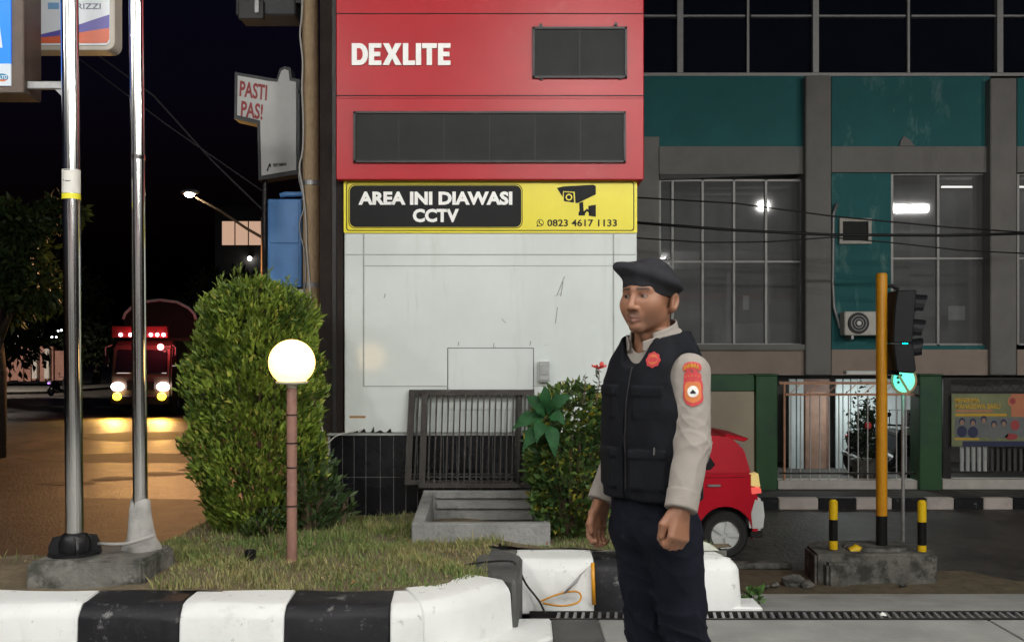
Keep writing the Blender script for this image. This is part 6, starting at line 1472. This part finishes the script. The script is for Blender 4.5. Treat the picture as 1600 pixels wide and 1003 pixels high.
for s in (1, -1):
    c = LEG[s][2]
    def f_bt(x, y, z): return np.maximum(smin(s_cap(x, y, z, (c[0], c[1], .26), (c[0], c[1]+.005, .08), .062, .056), s_cap(x, y, z, (c[0], c[1], .055), (c[0]*1.06, c[1]-.165, .045), .052, .046), .03), -z)
    V, Fq = surface_nets(f_bt, np.arange(c[0]-.11, c[0]+.11, .007), np.arange(c[1]-.27, c[1]+.12, .007), np.arange(-.005, .30, .007)); col_mesh('boot', V, Fq, None, m_rubber, PER, world=False)

# -- badges that follow the cloth
def on_cloth(fn, c, n, up, pts, lvl):
    """flat points (u right, v up) laid on the surface fn = lvl around c, seen along -n"""
    n = np.array(n, float); n /= np.linalg.norm(n); up = np.array(up, float); up -= n*up.dot(n); up /= np.linalg.norm(up); r = np.cross(up, n)
    V = np.array(c) + np.outer(pts[:, 0], r) + np.outer(pts[:, 1], up); return project(fn, V, lvl, 12, .02)
def disc_grid(fr, nr=5, nt=28):
    th = np.linspace(0, 2*np.pi, nt, endpoint=False); out = [np.zeros((1, 2))]
    for i in range(1, nr+1): out.append(np.stack([np.cos(th)*fr(th)*i/nr, np.sin(th)*fr(th)*i/nr], 1))
    Fc = [(0, 1+k, 1+(k+1) % nt, 1+(k+1) % nt) for k in range(nt)]
    for i in range(nr-1):
        for k in range(nt): Fc.append((1+i*nt+k, 1+(i+1)*nt+k, 1+(i+1)*nt+(k+1) % nt, 1+i*nt+(k+1) % nt))
    return np.concatenate(out), Fc
def patch(name, mat, parent, fn, c, n, up, fr, lvl, off=(0, 0)):
    g, Fc = disc_grid(fr); g = g + np.array(off); V = on_cloth(fn, c, n, up, g, lvl)
    mb = MB(); mb.add([tuple(v) for v in V], [q if q[2] != q[3] else q[:3] for q in Fc]); return mb.build(name, mat, parent, smooth=True, world=False)
def badge_text(s, mat, parent, fn, c, n, up, w, hgt, lvl, off=(0, 0), arc=0.0, bold=.02):
    me = text_mesh(s, bold); N_ = len(me.vertices); a = np.empty(N_*3, 'f'); me.vertices.foreach_get('co', a); a = a.reshape(-1, 3); mn, mx = a.min(0), a.max(0)
    g = np.stack([((a[:, 0]-mn[0])/(mx[0]-mn[0])-.5)*w, ((a[:, 1]-mn[1])/(mx[1]-mn[1])-.5)*hgt], 1); g[:, 1] -= arc*(g[:, 0]/(w/2))**2; g += np.array(off)
    V = on_cloth(fn, c, n, up, g, lvl).astype('f'); me.vertices.foreach_set('co', V.ravel()); me.update(); me.materials.clear(); me.materials.append(mat)
    o = bpy.data.objects.new('lettering', me); col.objects.link(o); return attach(o, parent, False)
def f_sl(x, y, z): return f_sleeve(x, y, z, 1)
m_bred = M('badge_red', (.38, .022, .028), .7, var=.1, scale=60); m_borg = M('badge_orange', (.46, .13, .03), .7, var=.08, scale=60); m_byel = M('badge_yellow', (.66, .40, .02), .7, var=.05); m_bwht = M('badge_white', (.62, .60, .56), .6, var=.1, scale=80)
an = R(-40); nS = (math.cos(an), math.sin(an)-.0, .10); cS = (.196, -.040, 1.405)
def shape(pts):
    p = np.array(pts, float); a = np.arctan2(p[:, 1], p[:, 0]); o = np.argsort(a); a, r = a[o], np.hypot(p[:, 0], p[:, 1])[o]
    return lambda th: np.interp((th+np.pi) % (2*np.pi)-np.pi, np.r_[a[-1]-2*np.pi, a, a[0]+2*np.pi], np.r_[r[-1], r, r[0]])
ban = shape([(-.042, .016), (-.028, .024), (0, .027), (.028, .024), (.042, .016), (.038, -.016), (.02, -.009), (0, -.006), (-.02, -.009), (-.038, -.016)])
b1_ = patch('arm_title', m_bred, shirt, f_sl, cS, nS, (0, 0, 1), lambda t: ban(t)*.9, .0030, (0, .022))
badge_text('SABHARA', m_byel, b1_, f_sl, cS, nS, (0, 0, 1), .060, .018, .0040, (0, .031), .007, .03)
patch('arm_tab', m_bred, shirt, f_sl, cS, nS, (0, 0, 1), shape([(-.034, .008), (0, .016), (.034, .008), (.032, -.012), (0, -.004), (-.032, -.012)]), .0032, (.002, -.008))
shd = shape([(-.032, .036), (0, .036), (.032, .036), (.034, 0), (.031, -.030), (.012, -.040), (0, -.046), (-.012, -.040), (-.031, -.030), (-.034, 0)])
b2_ = patch('arm_shield', m_bred, shirt, f_sl, cS, nS, (0, 0, 1), shd, .0034, (.004, -.050))
patch('shield_field', m_borg, b2_, f_sl, cS, nS, (0, 0, 1), lambda t: shd(t)*.78, .0044, (.004, -.050)); patch('shield_disc', m_bwht, b2_, f_sl, cS, nS, (0, 0, 1), lambda t: .0175+0*t, .0054, (.004, -.050)); patch('shield_mark', m_lblack, b2_, f_sl, cS, nS, (0, 0, 1), shape([(-.009, -.004), (-.004, .001), (0, .006), (.004, .001), (.009, -.004), (.0, -.005)]), .0062, (.004, -.051))
for k in range(5): patch('arm_tab_dot', m_borg, b2_, f_sl, cS, nS, (0, 0, 1), lambda t: .0028+0*t, .0042, (-.022+k*.012, -.002-.0006*(k-2)**2))
nC = (.35, -.93, .2); cC = (.090, -.100, 1.452)
b3_ = patch('chest_badge', m_bred, vest, f_vest, cC, nC, (0, 0, 1), lambda t: .026+.0020*np.cos(8*t), .0026); patch('badge_ring', m_borg, b3_, f_vest, cC, nC, (0, 0, 1), lambda t: .017+0*t, .0036); patch('badge_core', m_bred, b3_, f_vest, cC, nC, (0, 0, 1), lambda t: .012+.004*np.cos(2*t), .0046)
# collar insignia
nI = (.64, -.76, .1); cI = (.068, -.056, 1.494)
b4_ = patch('collar_badge', m_lblack, shirt, f_collar, cI, nI, (.3, 0, 1), lambda t: 1/np.sqrt((np.cos(t)/.013)**2+(np.sin(t)/.020)**2), .0026); patch('collar_badge_mark', m_steel, b4_, f_collar, cI, nI, (.3, 0, 1), lambda t: .0075+.002*np.cos(4*t), .0040)
# zip
zs_ = np.linspace(1.05, 1.435, 30); pts = project(f_vest, np.stack([np.zeros(30)+.012, np.full(30, -.135), zs_], 1), .002, 10, .02); MB().tube([tuple(p) for p in pts], .0022, 6).build('zip', m_dkmetal, vest, smooth=True, world=False)
p = project(f_vest, np.array([[.125, -.135, 1.185]]), .003, 10, .02)[0]; MB().tube([tuple(p), tuple(p + np.array([.003, -.004, -.022]))], .003, 6).build('zip_pull', m_steel, vest, world=False)
